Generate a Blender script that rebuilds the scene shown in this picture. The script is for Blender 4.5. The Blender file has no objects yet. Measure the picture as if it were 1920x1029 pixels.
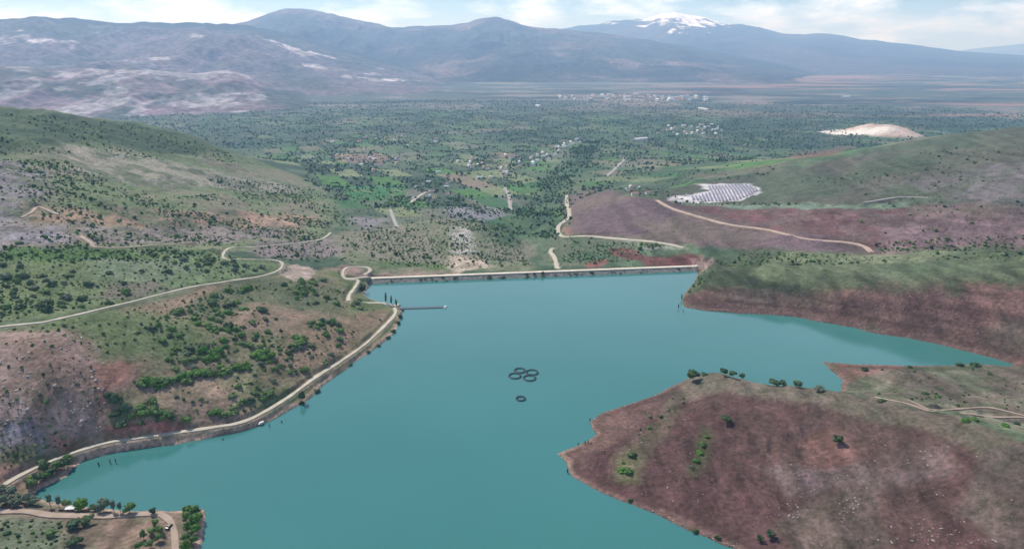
import bpy, bmesh, math, random
import numpy as np
from mathutils import Vector

random.seed(7)
RNG = np.random.default_rng(11)
SC = bpy.context.scene
COL = SC.collection

# ------------------------------------------------------------------ camera
CAM_H, PITCH, FPX = 250.0, math.radians(17.9), 1300.0      # metres above the water, downward pitch, focal length for a 1920 frame
cam_d = bpy.data.cameras.new('camera')
cam = bpy.data.objects.new('camera', cam_d)
COL.objects.link(cam)
cam.location = (0, 0, CAM_H)
cam.rotation_euler = (math.pi / 2 - PITCH, 0, 0)
cam_d.sensor_width = 36.0
cam_d.lens = 36.0 * FPX / 1920.0
cam_d.clip_start = 1.0
cam_d.clip_end = 200000.0
SC.camera = cam

# ------------------------------------------------------------------ sun, sky, exposure
SUN_EL, SUN_AZ = math.radians(46), math.radians(-42)        # azimuth from +Y towards +X: ahead and to the left
sd = Vector((math.sin(SUN_AZ) * math.cos(SUN_EL), math.cos(SUN_AZ) * math.cos(SUN_EL), math.sin(SUN_EL)))
sun_d = bpy.data.lights.new('sun', 'SUN')
sun_d.energy = 4.2
sun_d.angle = math.radians(1.5)
sun_d.color = (1.0, 0.95, 0.88)
sun = bpy.data.objects.new('sun', sun_d)
COL.objects.link(sun)
sun.rotation_euler = sd.to_track_quat('Z', 'Y').to_euler()

W = bpy.data.worlds.new('World')
SC.world = W
W.use_nodes = True
nt = W.node_tree
nt.nodes.clear()
def wn(t, **k):
    n = nt.nodes.new(t)
    for a, v in k.items():
        setattr(n, a, v)
    return n
sky = wn('ShaderNodeTexSky', sky_type='NISHITA', sun_disc=False, sun_elevation=SUN_EL, sun_rotation=SUN_AZ,
         altitude=600.0, air_density=1.0, dust_density=0.2, ozone_density=3.0)
tc = wn('ShaderNodeTexCoord')
mp = wn('ShaderNodeMapping')
mp.inputs['Scale'].default_value = (1.0, 1.0, 3.4)
mp.inputs['Location'].default_value = (0.9, 0.35, 0.15)
n1 = wn('ShaderNodeTexNoise')
n1.inputs['Scale'].default_value = 9.0
n1.inputs['Detail'].default_value = 7.0
n1.inputs['Roughness'].default_value = 0.55
r1 = wn('ShaderNodeMapRange')
r1.inputs['From Min'].default_value = 0.46
r1.inputs['From Max'].default_value = 0.62
r1.inputs['To Max'].default_value = 1.0
mixc = wn('ShaderNodeMix', data_type='RGBA')
mixc.inputs['B'].default_value = (12.0, 13.6, 16.5, 1)
bg = wn('ShaderNodeBackground')
bg.inputs['Strength'].default_value = 0.075
wo = wn('ShaderNodeOutputWorld')
nt.links.new(tc.outputs['Generated'], mp.inputs['Vector'])
nt.links.new(mp.outputs['Vector'], n1.inputs['Vector'])
nt.links.new(n1.outputs['Fac'], r1.inputs['Value'])
sx = wn('ShaderNodeSeparateXYZ')
nt.links.new(tc.outputs['Generated'], sx.inputs['Vector'])
hi = wn('ShaderNodeMapRange', interpolation_type='SMOOTHSTEP')
hi.inputs['From Min'].default_value = 0.10
hi.inputs['From Max'].default_value = 0.24
nt.links.new(sx.outputs['Z'], hi.inputs['Value'])
veil = wn('ShaderNodeMapRange', interpolation_type='SMOOTHSTEP')
veil.inputs['From Min'].default_value = 0.25
veil.inputs['From Max'].default_value = 0.62
veil.inputs['To Min'].default_value = 0.5
veil.inputs['To Max'].default_value = 0.10
nt.links.new(sx.outputs['Z'], veil.inputs['Value'])
cf = wn('ShaderNodeMix', data_type='FLOAT')
nt.links.new(hi.outputs['Result'], cf.inputs['Factor'])
nt.links.new(r1.outputs['Result'], cf.inputs['A'])
nt.links.new(veil.outputs['Result'], cf.inputs['B'])
nt.links.new(cf.outputs['Result'], mixc.inputs['Factor'])
blue = wn('ShaderNodeMix', data_type='RGBA', blend_type='MULTIPLY')
blue.inputs['Factor'].default_value = 1.0
blue.inputs['B'].default_value = (0.74, 0.88, 1.08, 1)
nt.links.new(sky.outputs['Color'], blue.inputs['A'])
nt.links.new(blue.outputs['Result'], mixc.inputs['A'])
nt.links.new(mixc.outputs['Result'], bg.inputs['Color'])
nt.links.new(bg.outputs['Background'], wo.inputs['Surface'])

vs = SC.view_settings
vs.view_transform = 'Standard'
vs.look = 'None'
vs.exposure = 0.45
vs.gamma = 1.0
SC.render.engine = 'CYCLES'
SC.cycles.use_denoising = True
SC.cycles.max_bounces = 4
SC.cycles.diffuse_bounces = 2
SC.cycles.glossy_bounces = 2
SC.cycles.volume_bounces = 2
SC.cycles.transparent_max_bounces = 8

# ------------------------------------------------------------------ helpers
def S(r, g, b, k=1.0):
    """an observed 0-255 colour as linear reflectance"""
    c = np.array([r, g, b], float) / 255.0
    return np.where(c <= 0.04045, c / 12.92, ((c + 0.055) / 1.055) ** 2.4) * k

def smooth(a, b, x):
    t = np.clip((x - a) / (b - a), 0, 1)
    return t * t * (3 - 2 * t)

def _hash(ix, iy, seed):
    h = (ix.astype(np.int64) * 374761393 + iy.astype(np.int64) * 668265263 + seed * 1442695041) & 0xFFFFFFFF
    h = ((h ^ (h >> 13)) * 1274126177) & 0xFFFFFFFF
    return ((h ^ (h >> 16)) & 0xFFFFFF) / float(0xFFFFFF)

def vnoise(x, y, seed=0):
    ix, iy = np.floor(x), np.floor(y)
    fx, fy = x - ix, y - iy
    fx, fy = fx * fx * (3 - 2 * fx), fy * fy * (3 - 2 * fy)
    a, b = _hash(ix, iy, seed), _hash(ix + 1, iy, seed)
    c, d = _hash(ix, iy + 1, seed), _hash(ix + 1, iy + 1, seed)
    return (a + (b - a) * fx) * (1 - fy) + (c + (d - c) * fx) * fy

def fbm(x, y, octaves=4, seed=0, gain=0.5):
    s, a, t = 0, 1.0, 0
    for o in range(octaves):
        s = s + a * (vnoise(x, y, seed + o * 17) - 0.5)
        t += a
        x, y = x * 2.03 + 13.7, y * 2.03 - 7.1
        a *= gain
    return s / t * 2          # about -1..1

def ridged(x, y, octaves=4, seed=0):
    s, a, t = 0, 1.0, 0
    for o in range(octaves):
        s = s + a * (1 - np.abs(2 * vnoise(x, y, seed + o * 23) - 1))
        t += a
        x, y = x * 2.1 + 3.3, y * 2.1 + 9.9
        a *= 0.5
    return s / t              # 0..1

CP, SP = math.cos(PITCH), math.sin(PITCH)
def ray(px, py):
    """bearing and slope (rise per metre of ground distance) of a sight line"""
    u = (np.asarray(px, float) - 960) / FPX
    v = (514.5 - np.asarray(py, float)) / FPX
    dx, dy, dz = u, CP + v * SP, v * CP - SP
    return np.arctan2(dx, dy), dz / np.hypot(dx, dy)

def at_z(px, py, z=0.0):
    th, s = ray(px, py)
    r = (np.asarray(z, float) - CAM_H) / s
    return th, r

# ------------------------------------------------------------------ the lake outline (on the water plane)
SHORE = [(60, 930), (70, 918), (100, 905), (130, 893), (134, 880), (160, 862), (215, 848), (270, 839), (330, 833), (400, 820),
         (450, 809), (490, 796), (520, 783), (560, 760), (590, 740), (615, 716), (650, 690), (690, 662), (720, 640), (742, 620),
         (750, 597), (753, 579), (738, 573), (715, 567), (692, 561), (683, 551), (690, 541), (696, 534), (720, 530.5), (800, 528),
         (900, 524), (1000, 519), (1100, 514.5), (1200, 511), (1285, 506.5), (1300, 505), (1308, 508), (1308, 518), (1295, 535),
         (1284, 548), (1279, 563), (1284, 577), (1330, 583), (1400, 588), (1450, 590), (1500, 596), (1550, 605), (1600, 613), (1640, 625), (1700, 633),
         (1750, 643), (1800, 655), (1835, 665), (1870, 673), (1905, 684), (1900, 687), (1830, 683), (1790, 685), (1700, 686), (1600, 683), (1560, 679),
         (1540, 678), (1560, 695), (1580, 714), (1576, 730), (1550, 745), (1480, 738), (1400, 724), (1330, 705), (1300, 701),
         (1285, 712), (1240, 735), (1200, 752), (1160, 765), (1125, 775), (1105, 790), (1110, 805), (1118, 815), (1085, 835), (1045, 850),
         (1062, 866), (1068, 880), (1075, 895), (1130, 925), (1185, 945), (1250, 975), (1310, 1001), (1380, 1028), (1440, 1060),
         (1600, 1150), (1900, 1500), (200, 1500), (360, 1120), (378, 1029), (384, 985), (383, 957), (340, 957), (270, 960),
         (200, 953), (130, 946), (80, 936)]
sh = np.array(SHORE, float)
# densify and roughen the waterline so it never runs dead straight (the dam face, from point 27 to 35, stays straight)
def _dense(pts, n=6, amp=1.2):
    out = []
    th, r = at_z(pts[:, 0], pts[:, 1])
    P = np.stack([r * np.sin(th), r * np.cos(th)], 1)
    for i in range(len(P)):
        a, b = P[i], P[(i + 1) % len(P)]
        L = np.hypot(*(b - a))
        m = int(max(2, min(14, L / 6)))
        nrm = np.array([-(b - a)[1], (b - a)[0]]) / max(L, 1e-6)
        for k in range(m):
            t = k / m
            p = a + (b - a) * t
            if not (26 <= i <= 35):
                p = p + nrm * amp * 1.6 * fbm(np.array([p[0] / 14.0]), np.array([p[1] / 14.0]), 3, 5)[0]
            out.append(p)
    return np.array(out)
LAKE = _dense(sh)

def pip(x, y, poly):
    inside = np.zeros(x.shape, bool)
    n = len(poly)
    for i in range(n):
        x1, y1 = poly[i]
        x2, y2 = poly[(i + 1) % n]
        if y1 == y2:
            continue
        c = ((y1 > y) != (y2 > y))
        inside ^= c & (x < (x2 - x1) * (y - y1) / (y2 - y1) + x1)
    return inside

def seg_dist(x, y, poly, closed=True):
    d = np.full(x.shape, 1e18)
    n = len(poly)
    for i in range(n if closed else n - 1):
        ax, ay = poly[i]
        bx, by = poly[(i + 1) % n]
        vx, vy = bx - ax, by - ay
        t = np.clip(((x - ax) * vx + (y - ay) * vy) / max(vx * vx + vy * vy, 1e-9), 0, 1)
        ex, ey = x - ax - t * vx, y - ay - t * vy
        np.minimum(d, ex * ex + ey * ey, out=d)
    return np.sqrt(d)

# ------------------------------------------------------------------ height control points: (sight column, sight row, height above water)
CTRL = [
 # shore road, left bank
 (-80, 980, 5), (40, 893, 4.5), (100, 865, 4.5), (190, 834, 4.5), (330, 811, 4.5), (480, 780, 4.5), (560, 735, 4.5), (640, 678, 4.5), (700, 632, 4.5), (738, 590, 3.5),
 # slope above it and the plateau with the track
 (100, 760, 30), (100, 690, 46), (100, 630, 57), (20, 612, 62), (200, 600, 54), (300, 560, 48), (400, 540, 40), (520, 515, 28), (560, 505, 25),
 (300, 780, 14), (300, 720, 25), (300, 650, 38), (300, 600, 46), (450, 720, 16), (450, 650, 27), (450, 580, 35), (600, 640, 14), (600, 580, 19),
 (600, 540, 21), (680, 560, 9), (640, 510, 14), (655, 535, 11), (-150, 640, 66), (-150, 800, 30),
 (0, 560, 67), (0, 500, 74), (200, 520, 61), (200, 480, 65), (400, 480, 48), (400, 500, 46), (0, 470, 79), (-200, 500, 80),
 # rocky hill on the left
 (0, 430, 85), (0, 380, 95), (0, 330, 105), (0, 280, 118), (0, 240, 130), (0, 202, 145), (120, 215, 130), (250, 230, 105), (370, 260, 68),
 (480, 300, 10), (580, 335, -25), (150, 290, 98), (150, 340, 85), (150, 400, 75), (150, 440, 68), (300, 320, 60), (300, 370, 55), (300, 430, 52),
 (300, 460, 54), (450, 360, 15), (450, 410, 25), (450, 450, 34), (600, 400, -12), (600, 440, 4), (600, 470, 10), (640, 490, 12), (520, 480, 28),
 (-200, 210, 150), (-200, 350, 105),
 # below the dam
 (750, 503, 2), (850, 502, -2), (850, 470, -6), (880, 430, -13), (900, 395, -26), (750, 450, -5), (750, 400, -20), (720, 350, -42), (950, 482, -20),
 (620, 350, -38), (1000, 440, -46), (1040, 400, -52), (1010, 488, -26), (1000, 400, -46), (1000, 350, -50), (1000, 300, -58), (1000, 250, -68), (1000, 200, -80),
 (800, 300, -55), (800, 250, -66), (600, 270, -60), (400, 230, -68), (600, 215, -76), (1200, 280, -58), (1200, 240, -68), (1400, 220, -74), (1700, 205, -80),
 (1050, 440, -20), (1060, 370, -42), (1100, 470, -8), (1200, 482, -2), (1290, 480, 5), (1310, 498, 6), (1200, 450, -1), (1100, 430, -8),
 # brown slope and solar terrace
 (1200, 420, 5), (1150, 380, 5), (1100, 368, -12), (1250, 375, 18), (1350, 360, 22), (1350, 400, 18), (1350, 440, 14), (1400, 465, 18), (1500, 470, 20),
 (1640, 475, 24), (1500, 430, 26), (1500, 380, 34), (1650, 440, 34), (1650, 390, 44), (1800, 460, 34), (1800, 400, 56), (1920, 450, 44), (1920, 400, 66),
 (1920, 350, 82), (1920, 300, 95), (1920, 238, 112), (1750, 255, 92), (1600, 290, 60), (1480, 303, 35), (1350, 318, 5), (1250, 312, -22), (1700, 330, 70),
 (1550, 340, 46), (1430, 345, 30), (1700, 300, 78), (2100, 250, 125), (2100, 400, 80),
 # right bank
 (1322, 515, 11), (1300, 540, 7), (1380, 512, 17), (1450, 503, 22), (1450, 530, 21), (1600, 540, 28), (1600, 502, 27), (1750, 540, 38), (1920, 540, 48),
 (1920, 500, 52), (1920, 472, 45), (1750, 490, 38), (1600, 482, 25), (1350, 492, 11), (2100, 540, 60), (2100, 690, 20),
 # near right headland: crest, face, and the low ground behind it
 (1300, 702, 5), (1350, 700, 10), (1400, 711, 15), (1500, 726, 20), (1580, 737, 25), (1700, 758, 33), (1800, 786, 40), (1920, 834, 48), (1500, 850, 13), (1500, 950, 6),
 (1300, 850, 7), (1200, 800, 5), (1150, 860, 4), (1700, 850, 27), (1700, 950, 16), (1700, 1029, 9), (1920, 950, 32), (1920, 1029, 22), (1500, 1029, 4),
 (1640, 742, 11), (1700, 737, 9), (1800, 762, 14), (1920, 800, 24), (1920, 760, 14), (1750, 712, 6), (1920, 722, 8), (1920, 693, 2), (2100, 760, 20), (2100, 900, 50),
 # spit bottom left
 (100, 965, 3), (250, 965, 3), (330, 1000, 3), (100, 1029, 8), (200, 1010, 5), (-100, 1029, 14), (30, 940, 4),
]
CRT = [  # (sight column, ground distance, height): ground hidden behind crests and far plain
 (0, 2300, -20), (-250, 2300, 10), (200, 2300, -40), (400, 2200, -60), (1920, 2600, -40), (1700, 2400, -60), (1500, 2200, -62), (2150, 2600, -10),
 (0, 3600, -80), (300, 3600, -80), (2000, 3600, -80), (-300, 3600, -70), (2200, 3600, -70), (600, 180, -3), (1300, 180, -3), (100, 180, 12), (1900, 180, 12),
 (1550, 395, 14), (1450, 410, 10),
]
th_c, r_c, z_c = [], [], []
for px, py, z in CTRL:
    t, r = at_z(px, py, z)
    th_c.append(float(t)); r_c.append(float(r)); z_c.append(z)
for px, r, z in CRT:
    t, _ = ray(px, 300)
    th_c.append(float(t)); r_c.append(r); z_c.append(z)
# the lake shore pulls the ground to the waterline
lt, lr = np.arctan2(LAKE[::5, 0], LAKE[::5, 1]), np.hypot(LAKE[::5, 0], LAKE[::5, 1])
for t, r in zip(lt, lr):
    if abs(t) < 0.75 and r > 230:
        th_c.append(t); r_c.append(r); z_c.append(0.5)
th_c, L_c, z_c = np.array(th_c), np.log(np.array(r_c)), np.array(z_c, float)

def rbf_fit(a, b, z, c=0.012, reg=2e-4):
    n = len(a)
    d = np.sqrt((a[:, None] - a) ** 2 + (b[:, None] - b) ** 2 + c * c)
    A = np.zeros((n + 3, n + 3))
    A[:n, :n] = -d + np.eye(n) * reg * -1
    Pm = np.stack([np.ones(n), a, b], 1)
    A[:n, n:] = Pm
    A[n:, :n] = Pm.T
    return np.linalg.solve(A, np.concatenate([z, np.zeros(3)]))
def rbf_eval(w, a, b, qa, qb, c=0.012):
    out = w[-3] + w[-2] * qa + w[-1] * qb
    for i in range(len(a)):
        out = out - w[i] * np.sqrt((qa - a[i]) ** 2 + (qb - b[i]) ** 2 + c * c)
    return out
wts = rbf_fit(th_c, L_c, z_c)

# ------------------------------------------------------------------ terrain grid (fine near, coarse far)
TH = np.radians(np.arange(-60.0, 60.001, 0.08))
RR = [90.0]
while RR[-1] < 12500:
    r = RR[-1]
    RR.append(r * (1 + (0.012 if r < 270 else 0.0026 if r < 1200 else 0.0036 if r < 2000 else 0.0055 if r < 4200 else 0.012)))
RR = np.array(RR)
NT, NR = len(TH), len(RR)
LR = np.log(RR)
gth = np.linspace(TH[0], TH[-1], 384)
gl = np.linspace(LR[0], math.log(5000), 420)
coarse = rbf_eval(wts, th_c, L_c, *np.meshgrid(gth, gl, indexing='ij'))
def bil(grid, ga, gb, qa, qb):
    fa = np.clip((qa - ga[0]) / (ga[1] - ga[0]), 0, len(ga) - 1.001)
    fb = np.clip((qb - gb[0]) / (gb[1] - gb[0]), 0, len(gb) - 1.001)
    ia, ib = fa.astype(int), fb.astype(int)
    fa, fb = fa - ia, fb - ib
    return (grid[ia, ib] * (1 - fa) + grid[ia + 1, ib] * fa) * (1 - fb) + (grid[ia, ib + 1] * (1 - fa) + grid[ia + 1, ib + 1] * fa) * fb

T2, R2 = np.meshgrid(TH, RR, indexing='ij')
X, Y = R2 * np.sin(T2), R2 * np.cos(T2)
L2 = np.log(R2)
Z = bil(coarse, gth, gl, T2, L2)
zpl = -80.0 - 6 * smooth(4000, 9000, R2)
bl = smooth(2600, 3800, R2)
Z = Z * (1 - bl) + zpl * bl

near = RR < 1300
ni = int(near.sum())
D = np.full((NT, NR), 9e9)
inl = np.zeros((NT, NR), bool)
D[:, :ni] = seg_dist(X[:, :ni], Y[:, :ni], LAKE)
inl[:, :ni] = pip(X[:, :ni], Y[:, :ni], LAKE)

# relief: rolling ground, gullies running down the banks, rough rock
amp = 3.2 * smooth(5, 60, D) * (0.6 + 0.4 * smooth(400, 900, R2))
Z = Z + amp * fbm(X / 90, Y / 90, 4, 3) + 0.9 * smooth(2, 20, D) * fbm(X / 16, Y / 16, 3, 8)
gul = ridged(X / 34 + 0.5 * fbm(X / 60, Y / 60, 2, 4), Y / 60, 3, 31) - 0.55
gul2 = ridged(X / 26 + 0.6 * fbm(X / 50, Y / 50, 2, 14), Y / 95 + X / 140, 4, 33) - 0.6
Z = Z + gul2 * (2.2 + 2.6 * (R2 < 520)) * smooth(4, 22, D) * (R2 < 900) * smooth(0.06, 0.16, T2)
Z = Z + gul * 3.0 * smooth(3, 30, D) * (R2 < 1300)
Z = Z + (ridged(X / 130, Y / 130, 5, 77) - 0.5) * 21 * smooth(640, 800, R2) * (1 - smooth(1500, 2000, R2)) * smooth(-0.25, -0.42, T2)
Z = Z + (ridged(X / 110, Y / 150, 4, 78) - 0.5) * 13 * smooth(720, 840, R2) * (1 - smooth(1300, 1600, R2)) * smooth(0.30, 0.44, T2)
land_hi = 0.95 * D + 0.15
land_lo = np.where(D < 14, 0.12 + 0.10 * D, -1e9)
DAM_A, DAM_B = at_z(640, 523.4, 4.0), at_z(1304, 498.6, 4.0)
A2 = np.array([DAM_A[1] * math.sin(DAM_A[0]), DAM_A[1] * math.cos(DAM_A[0])])
B2 = np.array([DAM_B[1] * math.sin(DAM_B[0]), DAM_B[1] * math.cos(DAM_B[0])])
dv = (B2 - A2) / np.hypot(*(B2 - A2))
dn = np.array([-dv[1], dv[0]])
DLEN = np.hypot(*(B2 - A2))
s_al = (X - A2[0]) * dv[0] + (Y - A2[1]) * dv[1]
s_ac = (X - A2[0]) * dn[0] + (Y - A2[1]) * dn[1]
Zl = np.clip(Z, land_lo, land_hi)
Zw = -np.minimum(0.5 * D, 9.0) - 0.15
Z = np.where(inl, Zw, Zl)
dam_z = np.where(s_ac < -3, 4.0 + (s_ac + 3) * 0.75, np.where(s_ac > 3, 4.0 - (s_ac - 3) * 0.55, 4.0)) - 0.6
onD = (s_al > 30) & (s_al < DLEN + 2) & (s_ac > -16) & (s_ac < 12)
Z = np.where(onD, np.minimum(Z, dam_z), Z)
# spoil heap / quarry mound out on the plain
qt, qr = at_z(1655, 247, -66)
qx, qy = float(qr * np.sin(qt)), float(qr * np.cos(qt))
mound = np.exp(-(((X - qx) / 105.0) ** 2 + ((Y - qy) / 160.0) ** 2) ** 1.4)
Z = Z + mound * 40 * (1 + 0.25 * fbm(X / 45, Y / 45, 3, 5))

def zat(x, y):
    """ground height at map points"""
    x, y = np.asarray(x, float), np.asarray(y, float)
    th, r = np.arctan2(x, y), np.hypot(x, y)
    fi = np.clip((th - TH[0]) / (TH[1] - TH[0]), 0, NT - 1.001)
    fj = np.clip(np.interp(r, RR, np.arange(NR)), 0, NR - 1.001)
    i, j = fi.astype(int), fj.astype(int)
    a, b = fi - i, fj - j
    return (Z[i, j] * (1 - a) + Z[i + 1, j] * a) * (1 - b) + (Z[i, j + 1] * (1 - a) + Z[i + 1, j + 1] * a) * b

def ground(px, py):
    """where a sight line first meets the ground"""
    px, py = np.atleast_1d(np.asarray(px, float)), np.atleast_1d(np.asarray(py, float))
    th, s = ray(px, py)
    out = np.zeros((len(px), 3))
    for k in range(len(px)):
        fi = np.clip((th[k] - TH[0]) / (TH[1] - TH[0]), 0, NT - 1.001)
        i = int(fi); a = fi - i
        col = np.maximum(Z[i] * (1 - a) + Z[i + 1] * a, 0.0 if RR[0] < 0 else -1e9)
        g = col - (CAM_H + RR * s[k])
        w = np.nonzero(g >= 0)[0]
        if len(w) == 0:
            r = RR[-1]
        elif w[0] == 0:
            r = RR[0]
        else:
            j = w[0]
            t = -g[j - 1] / (g[j] - g[j - 1])
            r = RR[j - 1] + t * (RR[j] - RR[j - 1])
        out[k] = (r * math.sin(th[k]), r * math.cos(th[k]), 0)
    out[:, 2] = zat(out[:, 0], out[:, 1])
    return out

# ------------------------------------------------------------------ roads: paths laid over the ground, ground cut and filled to carry them
def catmull(P, step):
    P = np.asarray(P)
    Q = np.vstack([2 * P[0] - P[1], P, 2 * P[-1] - P[-2]])
    out = []
    for i in range(1, len(Q) - 2):
        n = max(2, int(np.hypot(*(Q[i + 1] - Q[i])[:2]) / step))
        for k in range(n):
            t = k / n
            out.append(0.5 * ((2 * Q[i]) + (-Q[i - 1] + Q[i + 1]) * t + (2 * Q[i - 1] - 5 * Q[i] + 4 * Q[i + 1] - Q[i + 2]) * t * t + (-Q[i - 1] + 3 * Q[i] - 3 * Q[i + 1] + Q[i + 2]) * t ** 3))
    out.append(P[-1])
    return np.array(out)
PALE, TAN, GREY = S(176, 168, 150), S(158, 140, 125), S(150, 146, 140)
ROADS = [
 ('shore_road', 3.2, PALE, [(-70, 975), (-30, 940), (0, 915), (40, 890), (100, 862), (190, 832), (270, 820), (330, 810), (400, 803), (450, 792), (490, 775), (540, 745), (590, 710), (640, 675), (690, 640), (725, 608), (741, 587), (740, 578)]),
 ('jetty_road', 4.2, PALE, [(747, 576), (738, 575), (720, 571), (700, 567), (680, 563)]),
 ('dam_road', 3.2, PALE, [(653, 564), (655, 552), (664, 542), (672, 532), (664, 527), (650, 521), (643, 513), (645, 505), (655, 500), (675, 501), (691, 505), (694, 511), (682, 516)]),
 ('dam_road', 3.2, PALE, [(648, 517), (660, 521), (672, 523), (690, 523.5)]),
 ('track', 2.9, PALE, [(-70, 624), (0, 614), (60, 607), (100, 600), (200, 578), (280, 558), (350, 541), (420, 528), (480, 519), (512, 513), (528, 505), (529, 497), (515, 490), (490, 488), (450, 486), (428, 484), (418, 479), (422, 471), (440, 465), (500, 460), (560, 456), (600, 450), (614, 443), (620, 437)]),
 ('valley_road', 6.0, PALE, [(1063, 366), (1063, 385), (1068, 400), (1060, 415), (1048, 428), (1047, 438), (1060, 443), (1100, 441), (1150, 447), (1220, 453), (1260, 457), (1283, 462)]),
 ('valley_track', 5.0, PALE, [(1037, 465), (1032, 475), (1040, 488), (1046, 500)]),
 ('terrace_road', 6.0, TAN * 1.15, [(1232, 375), (1245, 383), (1265, 394), (1310, 408), (1370, 422), (1440, 433), (1510, 444), (1590, 455), (1620, 463), (1635, 474)]),
 ('valley_path', 7.0, GREY, [(944, 350), (954, 366), (958, 395)]),
 ('valley_path', 5.0, GREY, [(732, 395), (738, 410), (745, 425)]),
 ('valley_path', 6.0, PALE, [(770, 378), (790, 366), (806, 358)]),
 ('valley_path', 8.0, GREY, [(1138, 330), (1155, 316), (1172, 298)]),
 ('headland_track', 1.6, TAN, [(1640, 748), (1700, 757), (1760, 766), (1840, 777), (1920, 790), (1990, 800)]),
 ('headland_track', 1.6, TAN, [(1700, 752), (1760, 760), (1840, 770), (1920, 782), (1990, 791)]),
 ('spit_road', 3.6, TAN, [(-60, 950), (0, 957), (50, 958), (100, 966), (150, 968), (200, 967), (280, 965), (303, 967), (320, 978), (327, 1000), (330, 1060)]),
 ('hill_track', 3.5, GREY, [(1620, 383), (1660, 378), (1700, 372), (1770, 367)]),
 ('hill_track', 3.0, TAN, [(110, 405), (90, 395), (70, 385), (60, 400), (40, 410)]),
 ('hill_track', 3.0, TAN, [(150, 440), (170, 455), (190, 463), (300, 457), (360, 456)]),
]
road_paths = []
for name, w, colr, px in ROADS:
    px = np.array(px, float)
    P = ground(px[:, 0], px[:, 1])
    C = catmull(P, 3.0 if P[:, 1].mean() < 900 else 8.0)
    C[:, 2] = zat(C[:, 0], C[:, 1])
    k = 9
    zz = np.convolve(np.pad(C[:, 2], k, mode='edge'), np.ones(2 * k + 1) / (2 * k + 1), 'valid')
    C[:, 2] = np.where(np.hypot(C[:, 0], C[:, 1]) < 745, np.maximum(zz, 0.9), zz)
    road_paths.append([name, w, colr, C])
verges = []
for name, w, colr, C in road_paths:
    lo, hi = C[:, :2].min(0) - 12, C[:, :2].max(0) + 12
    m = (X > lo[0]) & (X < hi[0]) & (Y > lo[1]) & (Y < hi[1]) & ~inl
    idx = np.nonzero(m.ravel())[0]
    xf, yf = X.ravel()[idx], Y.ravel()[idx]
    best = np.full(len(idx), 1e9); bz = np.zeros(len(idx))
    for i in range(len(C) - 1):
        ax, ay, az = C[i]; bx, by, bz2 = C[i + 1]
        vx, vy = bx - ax, by - ay
        t = np.clip(((xf - ax) * vx + (yf - ay) * vy) / max(vx * vx + vy * vy, 1e-9), 0, 1)
        d = np.hypot(xf - ax - t * vx, yf - ay - t * vy)
        u = d < best
        best[u] = d[u]
        bz[u] = (az + (bz2 - az) * t)[u]
    f = 1 - smooth(w / 2 + 0.8, w / 2 + 4.0, best)
    verges.append((idx, best, w, colr))
    zf = Z.ravel()
    zf[idx] = zf[idx] * (1 - f) + (bz - 0.25) * f
    Z = zf.reshape(Z.shape)

# ------------------------------------------------------------------ land cover: soil, rock, grass and crops as areas on the map
LC = np.zeros((NT, NR, 3))
nA = fbm(X / 70, Y / 70, 5, 101)
nB = fbm(X / 25, Y / 25, 5, 151, 0.6)
nC = fbm(X / 300, Y / 420, 4, 171)
wT = T2 + (0.013 * fbm(X / 24, Y / 24, 6, 201, 0.65)) * np.minimum(1, 900 / R2)
wL = L2 + (0.022 * fbm(X / 24 + 50, Y / 24, 6, 221, 0.65)) * np.minimum(1, 900 / R2)

def to_tl(px):
    px = np.array(px, float)
    dense = []
    for i in range(len(px)):
        a, b = px[i], px[(i + 1) % len(px)]
        m = max(1, int(np.hypot(*(b - a)) / 60))
        for k in range(m):
            dense.append(a + (b - a) * k / m)
    dense = np.array(dense)
    P = ground(dense[:, 0], dense[:, 1])
    return np.stack([np.arctan2(P[:, 0], P[:, 1]), np.log(np.hypot(P[:, 0], P[:, 1]))], 1)

def cover_mask(px, feather=0.01):
    tl = to_tl(px)
    lo, hi = tl.min(0) - 0.04, tl.max(0) + 0.04
    i0, i1 = np.searchsorted(TH, lo[0]), np.searchsorted(TH, hi[0])
    j0, j1 = np.searchsorted(LR, lo[1]), np.searchsorted(LR, hi[1])
    sl = (slice(max(i0 - 1, 0), i1 + 1), slice(max(j0 - 1, 0), j1 + 1))
    a, b = wT[sl], wL[sl]
    ins = pip(a, b, tl)
    d = seg_dist(a, b, tl)
    sdv = np.where(ins, d, -d)
    return sl, smooth(-feather, feather, sdv)

def cover(px, c1, c2=None, feather=0.012, strength=1.0, n=None, lo=-0.25, hi=0.25):
    """paint an area with soil c1, broken up with patches of c2"""
    sl, m = cover_mask(px, feather)
    nn = (nA if n is None else n)[sl]
    c = np.broadcast_to(c1, nn.shape + (3,))
    if c2 is not None:
        t = smooth(lo, hi, nn)[..., None]
        c = c * (1 - t) + np.asarray(c2) * t
    m = (m * strength)[..., None]
    LC[sl] = LC[sl] * (1 - m) + c * m

olive, dgrass, lgrass, bright = S(98, 112, 76), S(70, 86, 66), S(110, 124, 96), S(92, 124, 62)
soil, brown, red, pink = S(138, 120, 104), S(112, 92, 82), S(150, 92, 82), S(176, 128, 116)
rock, prock, maroon, purple = S(138, 134, 136), S(165, 162, 165), S(98, 62, 62), S(104, 88, 92)
forest, dforest, field = S(62, 82, 68), S(48, 68, 60), S(110, 124, 98)

# base: valley floor of woods, meadows and small fields
base = S(72, 92, 72)[None, None] * np.ones((NT, NR, 1))
def mixin(c, m):
    global base
    m = np.asarray(m)[..., None]
    base = base * (1 - m) + np.asarray(c) * m
mixin(S(100, 116, 90), smooth(-0.05, 0.25, nA) * 0.8)
mixin(dforest, smooth(0.05, 0.35, nC) * 0.45)
mixin(S(120, 118, 108), smooth(0.2, 0.45, fbm(X / 160, Y / 240, 4, 301)) * 0.7)
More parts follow.
